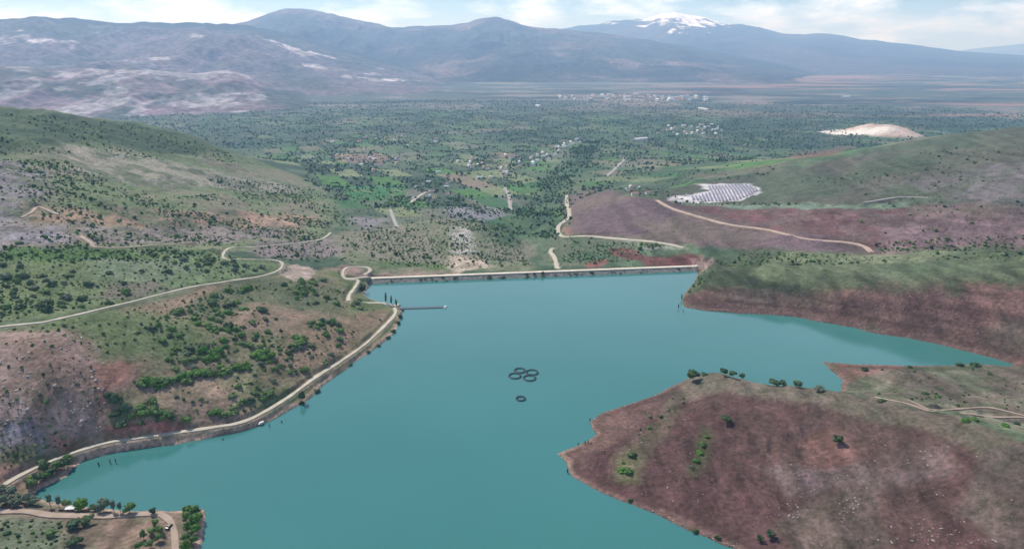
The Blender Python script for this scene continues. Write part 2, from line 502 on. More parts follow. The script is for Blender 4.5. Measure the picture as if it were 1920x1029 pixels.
# strip fields
ca, sa = math.cos(0.5), math.sin(0.5)          # lie of the field strips
fu, fv = (X * ca + Y * sa) / 62 + 0.3 * nC, (-X * sa + Y * ca) / 110 + 0.3 * nC
fh = _hash(np.floor(fu), np.floor(fv), 5)
fsel = _hash(np.floor(fu), np.floor(fv), 9)
fcol = np.where((fh < 0.4)[..., None], S(82, 122, 66), np.where((fh < 0.65)[..., None], S(126, 136, 102), np.where((fh < 0.82)[..., None], S(134, 122, 106), S(66, 106, 70))))
fm = ((fsel < 0.5) & (R2 > 1150)) * (0.5 + 0.4 * smooth(-0.2, 0.3, nC)) * (1 - smooth(5200, 7000, R2))
fm = fm * (1 - 0.62 * smooth(1900, 2900, R2))
base = base * (1 - fm[..., None]) + fcol * fm[..., None]
mixin(S(58, 78, 66), smooth(2000, 2900, R2) * smooth(-0.3, 0.15, fbm(X / 240, Y / 300, 4, 341)) * 0.75)
# far plain: long pale and reddish strips of ploughland
fr = smooth(3600, 4800, R2)
st = fbm(X / 420, Y / 240, 6, 331)
farc = S(82, 96, 92)[None, None] * np.ones((NT, NR, 1))
t = smooth(0.0, 0.3, st)[..., None]
farc = farc * (1 - t) + S(128, 124, 120) * t
t = (smooth(0.05, 0.3, fbm(X / 1500, Y / 380, 4, 351)) * smooth(0.1, 0.35, T2))[..., None]
farc = farc * (1 - t) + S(150, 120, 116) * t
t = smooth(0.1, 0.35, fbm(X / 600, Y / 260, 5, 361))[..., None] * 0.8
farc = farc * (1 - t) + S(46, 64, 66) * t
base = base * (1 - fr[..., None]) + farc * fr[..., None]
LC[:] = base

# --- left bank
cover([(-200, 630), (0, 615), (240, 575), (420, 530), (540, 515), (640, 500), (690, 530), (680, 560), (756, 575), (740, 640), (600, 745), (480, 800), (250, 848), (120, 900), (40, 945), (-200, 1029)], soil, olive, n=nA, lo=-0.3, hi=0.35)
cover([(440, 525), (600, 510), (660, 560), (640, 600), (560, 640), (430, 620), (330, 590)], S(98, 104, 80), soil, lo=-0.05, hi=0.4)
cover([(560, 610), (720, 580), (735, 600), (640, 670), (560, 700), (500, 690)], S(146, 124, 106), S(130, 114, 96))
cover([(-200, 640), (120, 615), (180, 640), (200, 720), (200, 800), (130, 840), (0, 850), (-200, 860)], S(140, 118, 106), S(158, 136, 126), n=nB)
cover([(10, 640), (90, 625), (150, 650), (150, 690), (60, 700)], S(138, 112, 102), None, strength=0.6)
cover([(180, 690), (260, 670), (280, 700), (210, 730), (200, 800), (185, 790)], S(150, 112, 100), S(128, 108, 96), n=nB)
cover([(190, 800), (230, 790), (330, 785), (350, 795), (300, 808), (200, 822)], S(172, 112, 102), S(140, 104, 94), n=nB, feather=0.006)
cover([(95, 825), (120, 810), (160, 835), (110, 850), (85, 845)], S(168, 112, 100), None, feather=0.006)
cover([(0, 880), (30, 878), (60, 868), (20, 900), (-40, 930)], S(158, 122, 110), None)
cover([(0, 790), (80, 800), (90, 840), (0, 845)], S(150, 140, 146), S(122, 110, 110), n=nB)
cover([(0, 850), (140, 830), (160, 838), (60, 872), (0, 880)], S(104, 112, 84), S(86, 98, 66), n=nB)
# --- plateau beyond the track
cover([(-200, 480), (0, 468), (250, 462), (430, 478), (530, 490), (520, 512), (420, 526), (240, 570), (0, 610), (-200, 628)], S(118, 134, 98), S(104, 118, 82), n=nA)
cover([(150, 480), (330, 485), (380, 505), (300, 530), (180, 520)], S(116, 130, 106), None, strength=0.8)
cover([(0, 466), (200, 462), (270, 478), (120, 490), (0, 490)], S(88, 118, 66), S(78, 104, 62), n=nB)
cover([(200, 530), (290, 528), (330, 545), (240, 560), (180, 560)], S(112, 104, 96), None, strength=0.8)
cover([(535, 493), (582, 498), (590, 511), (572, 521), (545, 524), (530, 516)], S(182, 166, 156), S(150, 138, 126), n=nB, feather=0.004)
cover([(640, 497), (690, 500), (700, 512), (860, 505), (860, 512), (700, 522), (650, 520)], S(150, 128, 120), S(140, 120, 110), feather=0.005)
# --- rocky hill on the left
cover([(-300, 195), (0, 200), (120, 213), (250, 228), (370, 258), (480, 300), (600, 345), (640, 400), (600, 460), (420, 475), (250, 462), (-300, 470)], S(108, 122, 88), S(124, 122, 102), n=nA)
cover([(-300, 195), (0, 201), (120, 214), (250, 229), (370, 259), (450, 290), (300, 290), (160, 265), (0, 290), (-300, 300)], S(66, 84, 60), S(78, 96, 66), n=nA)
cover([(120, 270), (260, 290), (400, 320), (560, 350), (560, 365), (350, 350), (230, 340), (140, 320)], S(164, 154, 142), S(110, 114, 94), n=nB, lo=-0.02, hi=0.22)
cover([(-300, 300), (0, 300), (90, 320), (110, 350), (40, 400), (0, 470), (-300, 470)], S(136, 130, 132), S(104, 110, 92), n=nB, lo=-0.05, hi=0.35)
cover([(0, 415), (220, 425), (500, 420), (560, 440), (420, 455), (200, 460), (0, 462)], S(138, 128, 124), S(110, 108, 94), n=nB, lo=0.0, hi=0.3)
cover([(0, 428), (110, 425), (130, 450), (60, 458), (0, 455)], S(156, 150, 160), S(126, 120, 126), n=nB)
cover([(60, 385), (150, 388), (200, 405), (320, 415), (300, 425), (120, 420), (50, 410)], S(156, 132, 112), S(110, 112, 90), n=nB, lo=-0.1, hi=0.3)
cover([(200, 385), (420, 400), (600, 405), (560, 430), (380, 425), (220, 415)], S(140, 118, 104), S(104, 108, 86), n=nB, lo=-0.1, hi=0.3)
cover([(440, 408), (540, 400), (600, 412), (560, 428), (460, 430)], S(170, 142, 124), S(128, 116, 100), n=nB)
cover([(470, 455), (640, 445), (720, 440), (740, 470), (560, 485), (480, 480)], S(118, 110, 108), S(132, 122, 120), n=nB)
cover([(160, 270), (460, 330), (640, 355), (640, 375), (430, 360), (250, 350), (160, 330)], S(96, 112, 84), None, strength=0.35)
# --- below the dam
cover([(620, 440), (740, 420), (850, 410), (940, 430), (1000, 460), (1000, 505), (860, 510), (700, 512), (640, 490)], S(112, 118, 94), S(124, 122, 106), n=nA)
cover([(660, 490), (840, 495), (850, 508), (700, 500)], S(84, 108, 64), None, strength=0.8, feather=0.006)
cover([(860, 425), (890, 430), (890, 470), (880, 480), (850, 470), (840, 440)], S(172, 168, 162), S(124, 124, 108), n=nB, lo=-0.05, hi=0.25)
cover([(840, 480), (900, 480), (920, 500), (860, 512), (840, 505)], S(186, 170, 154), S(140, 132, 114), n=nB, feather=0.008)
cover([(830, 388), (900, 385), (960, 394), (960, 405), (900, 412), (840, 408)], S(136, 132, 140), None, strength=0.9, feather=0.006)
cover([(660, 408), (720, 408), (740, 425), (690, 432), (650, 425)], S(128, 124, 128), S(104, 108, 92), n=nB)
cover([(640, 350), (760, 345), (760, 372), (660, 375)], S(60, 112, 66), S(96, 120, 84), n=nB, lo=-0.1, hi=0.3, feather=0.005)
cover([(1000, 445), (965, 462), (925, 452), (905, 430), (960, 408), (995, 375), (1015, 345), (1040, 315), (1072, 288), (1098, 262), (1128, 262), (1108, 300), (1085, 340), (1064, 372), (1056, 420), (1045, 450)], S(60, 84, 64), S(84, 106, 78), n=nB, feather=0.03)
cover([(980, 490), (1030, 460), (1040, 440), (1150, 450), (1250, 462), (1200, 490), (1060, 502)], S(78, 98, 76), S(100, 108, 88), n=nB)
cover([(1055, 425), (1095, 425), (1100, 438), (1060, 440)], S(176, 122, 104), None, feather=0.005)
cover([(1140, 430), (1150, 422), (1156, 426), (1148, 446), (1142, 445)], S(156, 146, 140), None, feather=0.004)
cover([(1140, 465), (1180, 465), (1210, 480), (1310, 478), (1330, 490), (1310, 497), (1220, 497), (1150, 480)], S(110, 76, 70), S(90, 60, 56), n=nB, feather=0.006)
cover([(1100, 490), (1140, 485), (1140, 498), (1100, 500)], S(132, 94, 86), None, feather=0.004)
cover([(1200, 457), (1270, 455), (1290, 468), (1210, 470)], S(150, 154, 146), S(104, 116, 92), n=nB, feather=0.005)
cover([(1300, 490), (1335, 482), (1345, 495), (1325, 515), (1308, 508)], S(164, 140, 140), S(134, 116, 110), n=nB, feather=0.005)
cover([(620, 290), (720, 288), (730, 302), (640, 305)], S(150, 122, 110), None, feather=0.006, strength=0.7)
# --- brown slope with the solar terrace and hill behind
cover([(1060, 370), (1110, 355), (1240, 375), (1640, 390), (1960, 370), (2300, 380), (2300, 470), (1640, 478), (1400, 470), (1260, 455), (1060, 440)], purple, S(110, 98, 92), n=nA)
cover([(1230, 378), (1500, 390), (1700, 385), (1700, 440), (1640, 470), (1560, 450), (1400, 425)], S(108, 80, 80), S(98, 84, 80), n=nB)
cover([(1400, 395), (1480, 398), (1600, 395), (1640, 440), (1580, 445), (1480, 420)], S(98, 74, 74), S(112, 92, 90), n=nB, lo=0, hi=0.3)
cover([(1640, 400), (1800, 400), (1960, 410), (1960, 450), (1660, 468)], S(126, 106, 108), S(100, 82, 82), n=nB, lo=-0.1, hi=0.2)
cover([(1080, 350), (1240, 355), (1400, 330), (1560, 300), (1700, 265), (1920, 236), (2300, 240), (2300, 370), (1900, 372), (1640, 385), (1500, 385), (1250, 372)], S(82, 92, 76), S(92, 92, 82), n=nA)
cover([(1600, 290), (1760, 256), (1920, 238), (2300, 240), (2300, 300), (1920, 280), (1700, 310)], S(80, 92, 76), S(92, 96, 84), n=nA)
cover([(1700, 340), (1920, 300), (2300, 320), (2300, 380), (1920, 390), (1760, 370)], S(110, 104, 106), S(92, 94, 86), n=nB)
cover([(1280, 330), (1500, 300), (1460, 320), (1330, 335)], S(112, 104, 92), None, strength=0.6)
cover([(1480, 290), (1600, 275), (1570, 292), (1490, 300)], S(118, 86, 80), None, strength=0.7)
cover([(1262, 370), (1340, 382), (1540, 385), (1700, 378), (1700, 388), (1400, 392), (1260, 382)], S(112, 134, 116), None, strength=0.8, feather=0.006)
cover([(1300, 345), (1400, 344), (1420, 352), (1430, 359), (1412, 366), (1385, 377), (1300, 381), (1252, 376), (1258, 370), (1290, 366), (1330, 359), (1318, 353)], S(196, 193, 196), None, feather=0.004)
# --- right bank
cover([(1284, 560), (1310, 515), (1345, 490), (1400, 470), (1640, 478), (1800, 465), (2300, 470), (2300, 545), (1920, 540), (1600, 545), (1450, 545), (1330, 545)], S(96, 106, 80), S(80, 92, 70), n=nA)
cover([(1300, 545), (1350, 505), (1480, 530), (1600, 515), (1700, 520), (1920, 500), (2300, 500), (2300, 548), (1600, 548), (1450, 552)], S(72, 84, 60), S(84, 90, 70), n=nA)
cover([(1500, 478), (1700, 475), (1800, 470), (1750, 490), (1560, 495), (1420, 490)], S(118, 124, 98), None, strength=0.7)
cover([(1276, 570), (1290, 550), (1380, 545), (1460, 550), (1600, 540), (1920, 536), (2300, 540), (2300, 720), (1905, 688), (1700, 638), (1500, 600), (1330, 588)], S(108, 84, 78), S(94, 74, 68), n=nB)
cover([(1300, 575), (1500, 585), (1700, 620), (1900, 670), (1900, 690), (1700, 638), (1500, 600), (1300, 586)], S(110, 86, 80), S(130, 106, 100), n=nB, lo=0.1, hi=0.4, strength=0.8)
cover([(1330, 555), (1420, 548), (1560, 560), (1500, 575), (1380, 572)], S(102, 96, 84), None, strength=0.5)
cover([(1840, 620), (1920, 610), (2000, 640), (1920, 670), (1850, 650)], S(92, 88, 76), None, strength=0.7)
# --- near headland
cover([(1040, 850), (1110, 790), (1130, 772), (1300, 698), (1580, 736), (1800, 786), (2300, 960), (2300, 1200), (1440, 1100), (1380, 1035), (1180, 945), (1070, 900)], S(90, 68, 66), S(86, 70, 65), n=nA)
cover([(1300, 700), (1420, 716), (1590, 738), (1800, 787), (1920, 835), (2300, 960), (2300, 1020), (1920, 880), (1700, 800), (1500, 752), (1340, 735), (1240, 770)], S(98, 94, 82), S(106, 96, 86), n=nB)
cover([(1850, 840), (1960, 850), (2300, 1000), (2300, 1200), (1900, 1029), (1800, 960)], S(92, 84, 77), S(98, 86, 80), n=nB)
cover([(1090, 810), (1110, 785), (1220, 755), (1230, 780), (1150, 830), (1060, 865)], S(122, 90, 88), S(108, 86, 80), n=nB)
cover([(1500, 830), (1560, 800), (1620, 840), (1600, 890), (1510, 900)], S(116, 88, 82), S(102, 84, 78), n=nB)
cover([(1420, 870), (1560, 880), (1680, 850), (1780, 830), (1800, 880), (1650, 920), (1480, 920)], S(112, 96, 95), S(102, 86, 82), n=nB)
cover([(1520, 930), (1640, 920), (1680, 1029), (1500, 1060), (1450, 990)], S(108, 94, 88), S(96, 84, 76), n=nB)
cover([(1150, 850), (1220, 800), (1260, 760), (1290, 770), (1220, 850), (1200, 900), (1150, 890)], S(106, 100, 82), None, strength=0.6)
cover([(1060, 900), (1180, 935), (1300, 980), (1400, 1030), (1380, 1035), (1180, 948), (1070, 905)], S(124, 96, 92), None, strength=0.7, feather=0.006)
cover([(1540, 676), (1700, 684), (1920, 690), (2300, 700), (2300, 860), (1920, 800), (1760, 765), (1640, 745), (1590, 735)], S(102, 94, 84), S(96, 100, 82), n=nB)
cover([(1538, 676), (1600, 682), (1700, 688), (1640, 700), (1580, 715)], S(128, 98, 90), None, strength=0.8, feather=0.006)
cover([(1640, 740), (1920, 775), (2000, 790), (2000, 840), (1920, 812), (1800, 778), (1660, 752)], S(122, 118, 102), None, strength=0.7)
cover([(1318, 800), (1335, 815), (1325, 870), (1300, 890), (1296, 860)], S(92, 98, 70), None, strength=0.8)
cover([(1150, 862), (1195, 845), (1200, 900), (1155, 900)], S(96, 98, 70), None, strength=0.7)
# --- spit
cover([(-200, 945), (60, 940), (270, 960), (384, 955), (378, 1060), (-200, 1100)], S(110, 106, 88), S(118, 104, 92), n=nB)
cover([(0, 970), (110, 975), (120, 1029), (-50, 1050)], S(100, 114, 92), None, strength=0.8)
cover([(180, 970), (290, 985), (270, 1029), (190, 1029)], S(124, 104, 92), None, strength=0.8)
# quarry mound and its pale yard
t = smooth(0.06, 0.3, mound)[..., None]
LC[:] = LC * (1 - t) + (S(196, 174, 162) * (1 - smooth(0.0, 0.4, nB)[..., None] * 0.2)) * t
cover([(1530, 247), (1570, 243), (1600, 246), (1700, 249), (1640, 254), (1560, 252)], S(225, 215, 208), None, feather=0.006)
# wash lines running downhill on the bare banks
stk = fbm(X / 7 + 0.4 * nA, Y / 38, 4, 911)
stm = ((smooth(0.02, 0.12, T2) * (R2 < 800) + (R2 < 520) * smooth(-0.3, -0.4, T2)) > 0.3) * smooth(3, 12, D) * 0.9
LC[:] = LC * (1 + (stm * np.clip(stk, -0.5, 0.5) * 0.6))[..., None]
# bedding bands that follow the contour on the far right bank and the slope under the solar terrace
bed = fbm(Z / 2.2 + 0.8 * nA, X / 60, 4, 921)
bdm = smooth(0.10, 0.18, T2) * smooth(520, 560, R2) * (1 - smooth(900, 1000, R2)) * smooth(2, 8, D)
bdm = np.maximum(bdm, 0.6 * smooth(0.10, 0.18, T2) * smooth(900, 1000, R2) * (1 - smooth(1500, 1700, R2)))
LC[:] = LC * (1 + bdm * np.clip(bed, -0.5, 0.5) * 0.7)[..., None]
# exposed strip along the waterline
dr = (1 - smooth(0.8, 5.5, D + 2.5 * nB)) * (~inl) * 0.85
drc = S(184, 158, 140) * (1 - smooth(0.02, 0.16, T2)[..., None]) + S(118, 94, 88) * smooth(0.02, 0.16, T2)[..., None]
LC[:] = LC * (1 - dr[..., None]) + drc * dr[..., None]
lakebed = inl[..., None]
LC[:] = np.where(lakebed, S(110, 100, 90), LC)

ALB = 0.85
LCf = LC.reshape(-1, 3)
for idx, best, w, colr in verges:
    e_ = nB.ravel()[idx]
    m_ = (1 - smooth(w * 0.35, w * 0.5 + 2.2 + 2.5 * e_, best)) * 0.7
    LCf[idx] = LCf[idx] * (1 - m_[:, None]) + np.asarray(colr) * 0.8 * m_[:, None]
LC = LCf.reshape(LC.shape)
grey_ = LC.mean(-1, keepdims=True)
LCV = np.clip((LC * 0.97 + grey_ * 0.03) * ALB, 0.01, 0.9)

# ------------------------------------------------------------------ materials
def new_mat(name):
    m = bpy.data.materials.new(name)
    m.use_nodes = True
    b = m.node_tree.nodes['Principled BSDF']
    return m, m.node_tree, b
def plain_mat(name, c, rough=0.8, noise=0.15, scale=2.0, metal=0.0):
    m, t, b = new_mat(name)
    tcn = t.nodes.new('ShaderNodeTexCoord')
    n = t.nodes.new('ShaderNodeTexNoise')
    n.inputs['Scale'].default_value = scale
    n.inputs['Detail'].default_value = 5
    rm = t.nodes.new('ShaderNodeMapRange')
    rm.inputs['From Min'].default_value = 0.3
    rm.inputs['From Max'].default_value = 0.7
    rm.inputs['To Min'].default_value = 1 - noise
    rm.inputs['To Max'].default_value = 1 + noise
    mx = t.nodes.new('ShaderNodeMix')
    mx.data_type = 'RGBA'; mx.blend_type = 'MULTIPLY'
    mx.inputs['Factor'].default_value = 1
    mx.inputs['A'].default_value = (*[float(v) for v in c], 1)
    t.links.new(tcn.outputs['Object'], n.inputs['Vector'])
    t.links.new(n.outputs['Fac'], rm.inputs['Value'])
    t.links.new(rm.outputs['Result'], mx.inputs['B'])
    t.links.new(mx.outputs['Result'], b.inputs['Base Color'])
    b.inputs['Roughness'].default_value = rough
    b.inputs['Metallic'].default_value = metal
    return m

def ground_mat(name, scales, bump=0.5, spread=0.55):
    """colour attribute broken up by several sizes of mottling"""
    m, t, b = new_mat(name)
    at = t.nodes.new('ShaderNodeAttribute'); at.attribute_name = 'cover'
    tcn = t.nodes.new('ShaderNodeTexCoord')
    prev = at.outputs['Color']
    hgt = None
    for k, (sc, lo, hi) in enumerate(scales):
        n = t.nodes.new('ShaderNodeTexNoise')
        n.inputs['Scale'].default_value = sc
        n.inputs['Detail'].default_value = 6
        n.inputs['Roughness'].default_value = 0.65
        t.links.new(tcn.outputs['Object'], n.inputs['Vector'])
        rm = t.nodes.new('ShaderNodeMapRange')
        rm.inputs['From Min'].default_value = 0.32
        rm.inputs['From Max'].default_value = 0.68
        t.links.new(n.outputs['Fac'], rm.inputs['Value'])
        cr = t.nodes.new('ShaderNodeMix'); cr.data_type = 'RGBA'
        cr.inputs['A'].default_value = (*lo, 1)
        cr.inputs['B'].default_value = (*hi, 1)
        t.links.new(rm.outputs['Result'], cr.inputs['Factor'])
        mx = t.nodes.new('ShaderNodeMix'); mx.data_type = 'RGBA'; mx.blend_type = 'MULTIPLY'
        mx.inputs['Factor'].default_value = 1
        t.links.new(prev, mx.inputs['A'])
        t.links.new(cr.outputs['Result'], mx.inputs['B'])
        prev = mx.outputs['Result']
        hgt = hgt or n.outputs['Fac']
    t.links.new(prev, b.inputs['Base Color'])
    b.inputs['Roughness'].default_value = 0.95
    b.inputs['Specular IOR Level'].default_value = 0.1
    bp = t.nodes.new('ShaderNodeBump')
    bp.inputs['Strength'].default_value = bump
    bp.inputs['Distance'].default_value = 1.0
    t.links.new(hgt, bp.inputs['Height'])
    t.links.new(bp.outputs['Normal'], b.inputs['Normal'])
    return m

M_TERRAIN = ground_mat('land', [(0.34, (0.66, 0.71, 0.63), (1.3, 1.27, 1.3)), (0.085, (0.72, 0.77, 0.69), (1.26, 1.2, 1.26)), (0.016, (0.88, 0.91, 0.88), (1.12, 1.08, 1.12))], bump=1.0)
M_MOUNT = ground_mat('mountain_side', [(0.02, (0.45, 0.5, 0.45), (1.5, 1.45, 1.5)), (0.005, (0.6, 0.66, 0.6), (1.4, 1.3, 1.4)), (0.0014, (0.8, 0.82, 0.8), (1.2, 1.16, 1.2))], bump=0.6)

def grid_object(name, X, Y, Z, colors, mat):
    nt_, nr_ = X.shape
    v = np.stack([X, Y, Z], -1).reshape(-1, 3).astype(np.float32)
    i, j = np.meshgrid(np.arange(nt_ - 1), np.arange(nr_ - 1), indexing='ij')
    a = (i * nr_ + j).ravel()
    q = np.stack([a, a + 1, a + nr_ + 1, a + nr_], 1).astype(np.int32)
    me = bpy.data.meshes.new(name)
    me.vertices.add(len(v)); me.vertices.foreach_set('co', v.ravel())
    me.loops.add(q.size); me.loops.foreach_set('vertex_index', q.ravel())
    me.polygons.add(len(q))
    me.polygons.foreach_set('loop_start', np.arange(0, q.size, 4, dtype=np.int32))
    me.polygons.foreach_set('loop_total', np.full(len(q), 4, dtype=np.int32))
    me.polygons.foreach_set('use_smooth', np.ones(len(q), bool))
    me.update(calc_edges=True)
    ca = me.attributes.new('cover', 'FLOAT_COLOR', 'POINT')
    c4 = np.concatenate([colors.reshape(-1, 3), np.ones((len(v), 1))], 1).astype(np.float32)
    ca.data.foreach_set('color', c4.ravel())
    me.materials.append(mat)
    o = bpy.data.objects.new(name, me)
    COL.objects.link(o)
    return o

def mesh_object(name, verts, faces, mats, parent=None, fmat=None, smooth_faces=False):
    me = bpy.data.meshes.new(name)
    me.from_pydata([tuple(map(float, p)) for p in verts], [], [tuple(map(int, f)) for f in faces])
    for m in (mats if isinstance(mats, (list, tuple)) else [mats]):
        me.materials.append(m)
    if fmat is not None:
        me.polygons.foreach_set('material_index', fmat)
    if smooth_faces:
        me.polygons.foreach_set('use_smooth', [True] * len(me.polygons))
    me.update()
    o = bpy.data.objects.new(name, me)
    COL.objects.link(o)
    if parent:
        o.parent = parent
    return o
def tag(o, label=None, cat=None, group=None, kind=None):
    if label: o['label'] = label
    if cat: o['category'] = cat
    if group: o['group'] = group
    if kind: o['kind'] = kind
    return o
def empty(name, loc, rz=0.0):
    e = bpy.data.objects.new(name, None)
    e.location = loc
    e.rotation_euler = (0, 0, rz)
    COL.objects.link(e)
    return e

# ------------------------------------------------------------------ terrain and water
xo, yo = np.meshgrid(np.linspace(-32500, 32500, 60), np.linspace(-5200, 42000, 60), indexing='ij')
tag(grid_object('plain', xo, yo, np.full(xo.shape, -112.0), np.broadcast_to(S(84, 98, 84) * 0.85, xo.shape + (3,)), M_TERRAIN), kind='structure')
terrain = tag(grid_object('terrain', X, Y, Z, LCV, M_TERRAIN), kind='structure')

def water_mat():
    m, t, b = new_mat('water')
    tcn = t.nodes.new('ShaderNodeTexCoord')
    n = t.nodes.new('ShaderNodeTexNoise'); n.inputs['Scale'].default_value = 0.004; n.inputs['Detail'].default_value = 4
    t.links.new(tcn.outputs['Object'], n.inputs['Vector'])
    mx = t.nodes.new('ShaderNodeMix'); mx.data_type = 'RGBA'
    mx.inputs['A'].default_value = (0.036, 0.146, 0.137, 1)
    mx.inputs['B'].default_value = (0.043, 0.166, 0.157, 1)
    rm = t.nodes.new('ShaderNodeMapRange'); rm.inputs['From Min'].default_value = 0.35; rm.inputs['From Max'].default_value = 0.65
    t.links.new(n.outputs['Fac'], rm.inputs['Value'])
    t.links.new(rm.outputs['Result'], mx.inputs['Factor'])
    t.links.new(mx.outputs['Result'], b.inputs['Base Color'])
    b.inputs['Roughness'].default_value = 0.1
    b.inputs['IOR'].default_value = 1.45
    n2 = t.nodes.new('ShaderNodeTexNoise'); n2.inputs['Scale'].default_value = 0.5; n2.inputs['Detail'].default_value = 4
    mp2 = t.nodes.new('ShaderNodeMapping'); mp2.inputs['Scale'].default_value = (0.7, 1.6, 1)
    t.links.new(tcn.outputs['Object'], mp2.inputs['Vector'])
    t.links.new(mp2.outputs['Vector'], n2.inputs['Vector'])
    bp = t.nodes.new('ShaderNodeBump'); bp.inputs['Strength'].default_value = 0.25; bp.inputs['Distance'].default_value = 0.12
    t.links.new(n2.outputs['Fac'], bp.inputs['Height'])
    t.links.new(bp.outputs['Normal'], b.inputs['Normal'])
    return m
M_WATER = water_mat()
# the water sheet: the lake outline pushed a little under the banks, so that the ground itself draws the shore
bm = bmesh.new()
Pw = LAKE
nrm = np.roll(Pw, -1, 0) - np.roll(Pw, 1, 0)
area = 0.5 * np.sum(Pw[:, 0] * np.roll(Pw[:, 1], -1) - np.roll(Pw[:, 0], -1) * Pw[:, 1])
nrm = np.stack([nrm[:, 1], -nrm[:, 0]], 1) / np.maximum(np.hypot(nrm[:, 0], nrm[:, 1])[:, None], 1e-6) * (1 if area > 0 else -1)
Pw = Pw + nrm * 0.7
vsb = [bm.verts.new((p[0], p[1], 0.0)) for p in Pw]
f = bm.faces.new(vsb)
bmesh.ops.triangulate(bm, faces=[f], ngon_method='EAR_CLIP')
for f in bm.faces:
    f.normal_update()
    if f.normal.z < 0:
        f.normal_flip()
me = bpy.data.meshes.new('water'); bm.to_mesh(me); bm.free()
me.materials.append(M_WATER)
water = bpy.data.objects.new('water', me); COL.objects.link(water)
tag(water, kind='structure')

# ------------------------------------------------------------------ roads
def road_mesh(name, w, colr, C):
    d = np.gradient(C[:, :2], axis=0)
    d /= np.maximum(np.hypot(d[:, 0], d[:, 1])[:, None], 1e-6)
    nn = np.stack([-d[:, 1], d[:, 0]], 1)
    far = 0.15 + 0.0005 * np.hypot(C[:, 0], C[:, 1])
    wv = w * (1 + 0.5 * fbm(C[:, 0] / 11, C[:, 1] / 11, 4, 61))
    V, F = [], []
    offs = [(-0.62, -1.2), (-0.5, 0.0), (0, 0.08), (0.5, 0.0), (0.62, -1.2)]
    for k in range(len(C)):
        for o, dz in offs:
            p = C[k, :2] + nn[k] * o * wv[k]
            V.append((p[0], p[1], C[k, 2] + far[k] + dz))
    for k in range(len(C) - 1):
        for q in range(4):
            a = k * 5 + q
            F.append((a, a + 1, a + 6, a + 5))
    return tag(mesh_object(name, V, F, plain_mat('track_surface', colr * 0.9, 0.95, 0.18, 0.15)), kind='structure')
for name, w, colr, C in road_paths:
    road_mesh(name, w, colr, C)

# ------------------------------------------------------------------ mountains
def ridge_line(pts, rc):
    pts = np.array(pts, float)
    th, s = ray(pts[:, 0], pts[:, 1])
    return th, CAM_H + rc * s
def mountain(name, pts, r0, rc, r1, col_fn, seed, rough=0.25, power=1.4, nth=900, nr=90, base=-95.0):
    th, zz = ridge_line(pts, rc)
    o = np.argsort(th); th, zz = th[o], zz[o]
    a = np.radians(np.linspace(-50, 50, nth))
    zr = np.interp(a, th, zz)
    zr = zr + 0.035 * (zr - base) * fbm(a * 60, a * 0 + seed, 4, seed)
    k = 2
    zr = np.convolve(np.pad(zr, k, mode='edge'), np.ones(2 * k + 1) / (2 * k + 1), 'valid')
    rr = np.concatenate([np.linspace(r0, rc, nr), np.linspace(rc, r1, 20)[1:]])
    A, R = np.meshgrid(a, rr, indexing='ij')
    x, y = R * np.sin(A), R * np.cos(A)
    t = np.clip((R - r0) / (rc - r0), 0, 1)
    back = np.clip((R - rc) / (r1 - rc), 0, 1)
    sc = (rc - r0)
    nz = ridged(x / (sc * 0.30), y / (sc * 0.42), 5, seed)
    n2 = fbm(x / (sc * 0.5), y / (sc * 0.5), 3, seed + 3)
    tt = np.clip(t + 0.10 * n2 * np.sin(np.pi * t), 0, 1)
    s = tt ** power
    hgt = zr[:, None] - base
    z = base + hgt * s * (1 - smooth(0, 1, back) * 1.05)
    z = z + np.maximum(hgt, 60) * rough * 0.35 * (ridged(x / (sc * 0.09), y / (sc * 0.12), 4, seed + 5) - 0.6) * np.sin(np.pi * np.clip(t, 0, 1)) ** 0.8 * (back == 0)
    z = z + np.maximum(hgt, 60) * rough * 1.25 * (nz - 0.62) * np.sin(np.pi * np.clip(t, 0, 1)) ** 0.8 * (back == 0)
    z = z + hgt * 0.02 * fbm(A * 90, R / 500, 3, seed + 9) * (t > 0.6)
    c = col_fn(x, y, z, t, A, nz)
    ob = grid_object(name, x, y, z, np.clip(c, 0.005, 0.9), M_MOUNT)
    return tag(ob, kind='structure')
def mixc3(a, b, t):
    return a * (1 - t[..., None]) + b * t[..., None]
def foothill_cols(x, y, z, t, A, nz):
    c = S(120, 108, 112) * np.ones(x.shape + (1,))
    c = mixc3(c, S(72, 82, 76), smooth(0.0, 0.3, fbm(x / 500, y / 500, 5, 401)) * 0.75)
    c = mixc3(c, S(152, 149, 150), smooth(0.02, 0.3, fbm(x / 260, y / 420, 4, 411) + 0.5 * fbm(x / 60, y / 110, 4, 413)) * 0.95)
    c = mixc3(c, S(60, 76, 70), smooth(0.16, 0.3, fbm(x / 300, y / 700, 4, 431) + 0.4 * smooth(-0.36, -0.2, A)) * 0.8)
    return c * ALB
def plateau_cols(x, y, z, t, A, nz):
    c = S(104, 98, 102) * np.ones(x.shape + (1,))
    c = mixc3(c, S(70, 82, 76), smooth(-0.1, 0.3, fbm(x / 900, y / 900, 5, 441)) * 0.8)
    c = mixc3(c, S(190, 184, 184), smooth(0.2, 0.4, fbm(x / 620, y / 420, 4, 451) + 0.4 * fbm(x / 120, y / 120, 4, 453)) * smooth(0.25, 0.4, t) * (1 - smooth(0.75, 0.9, t)))
    c = mixc3(c, S(46, 60, 58), smooth(0.78, 0.92, t))
    return c * ALB
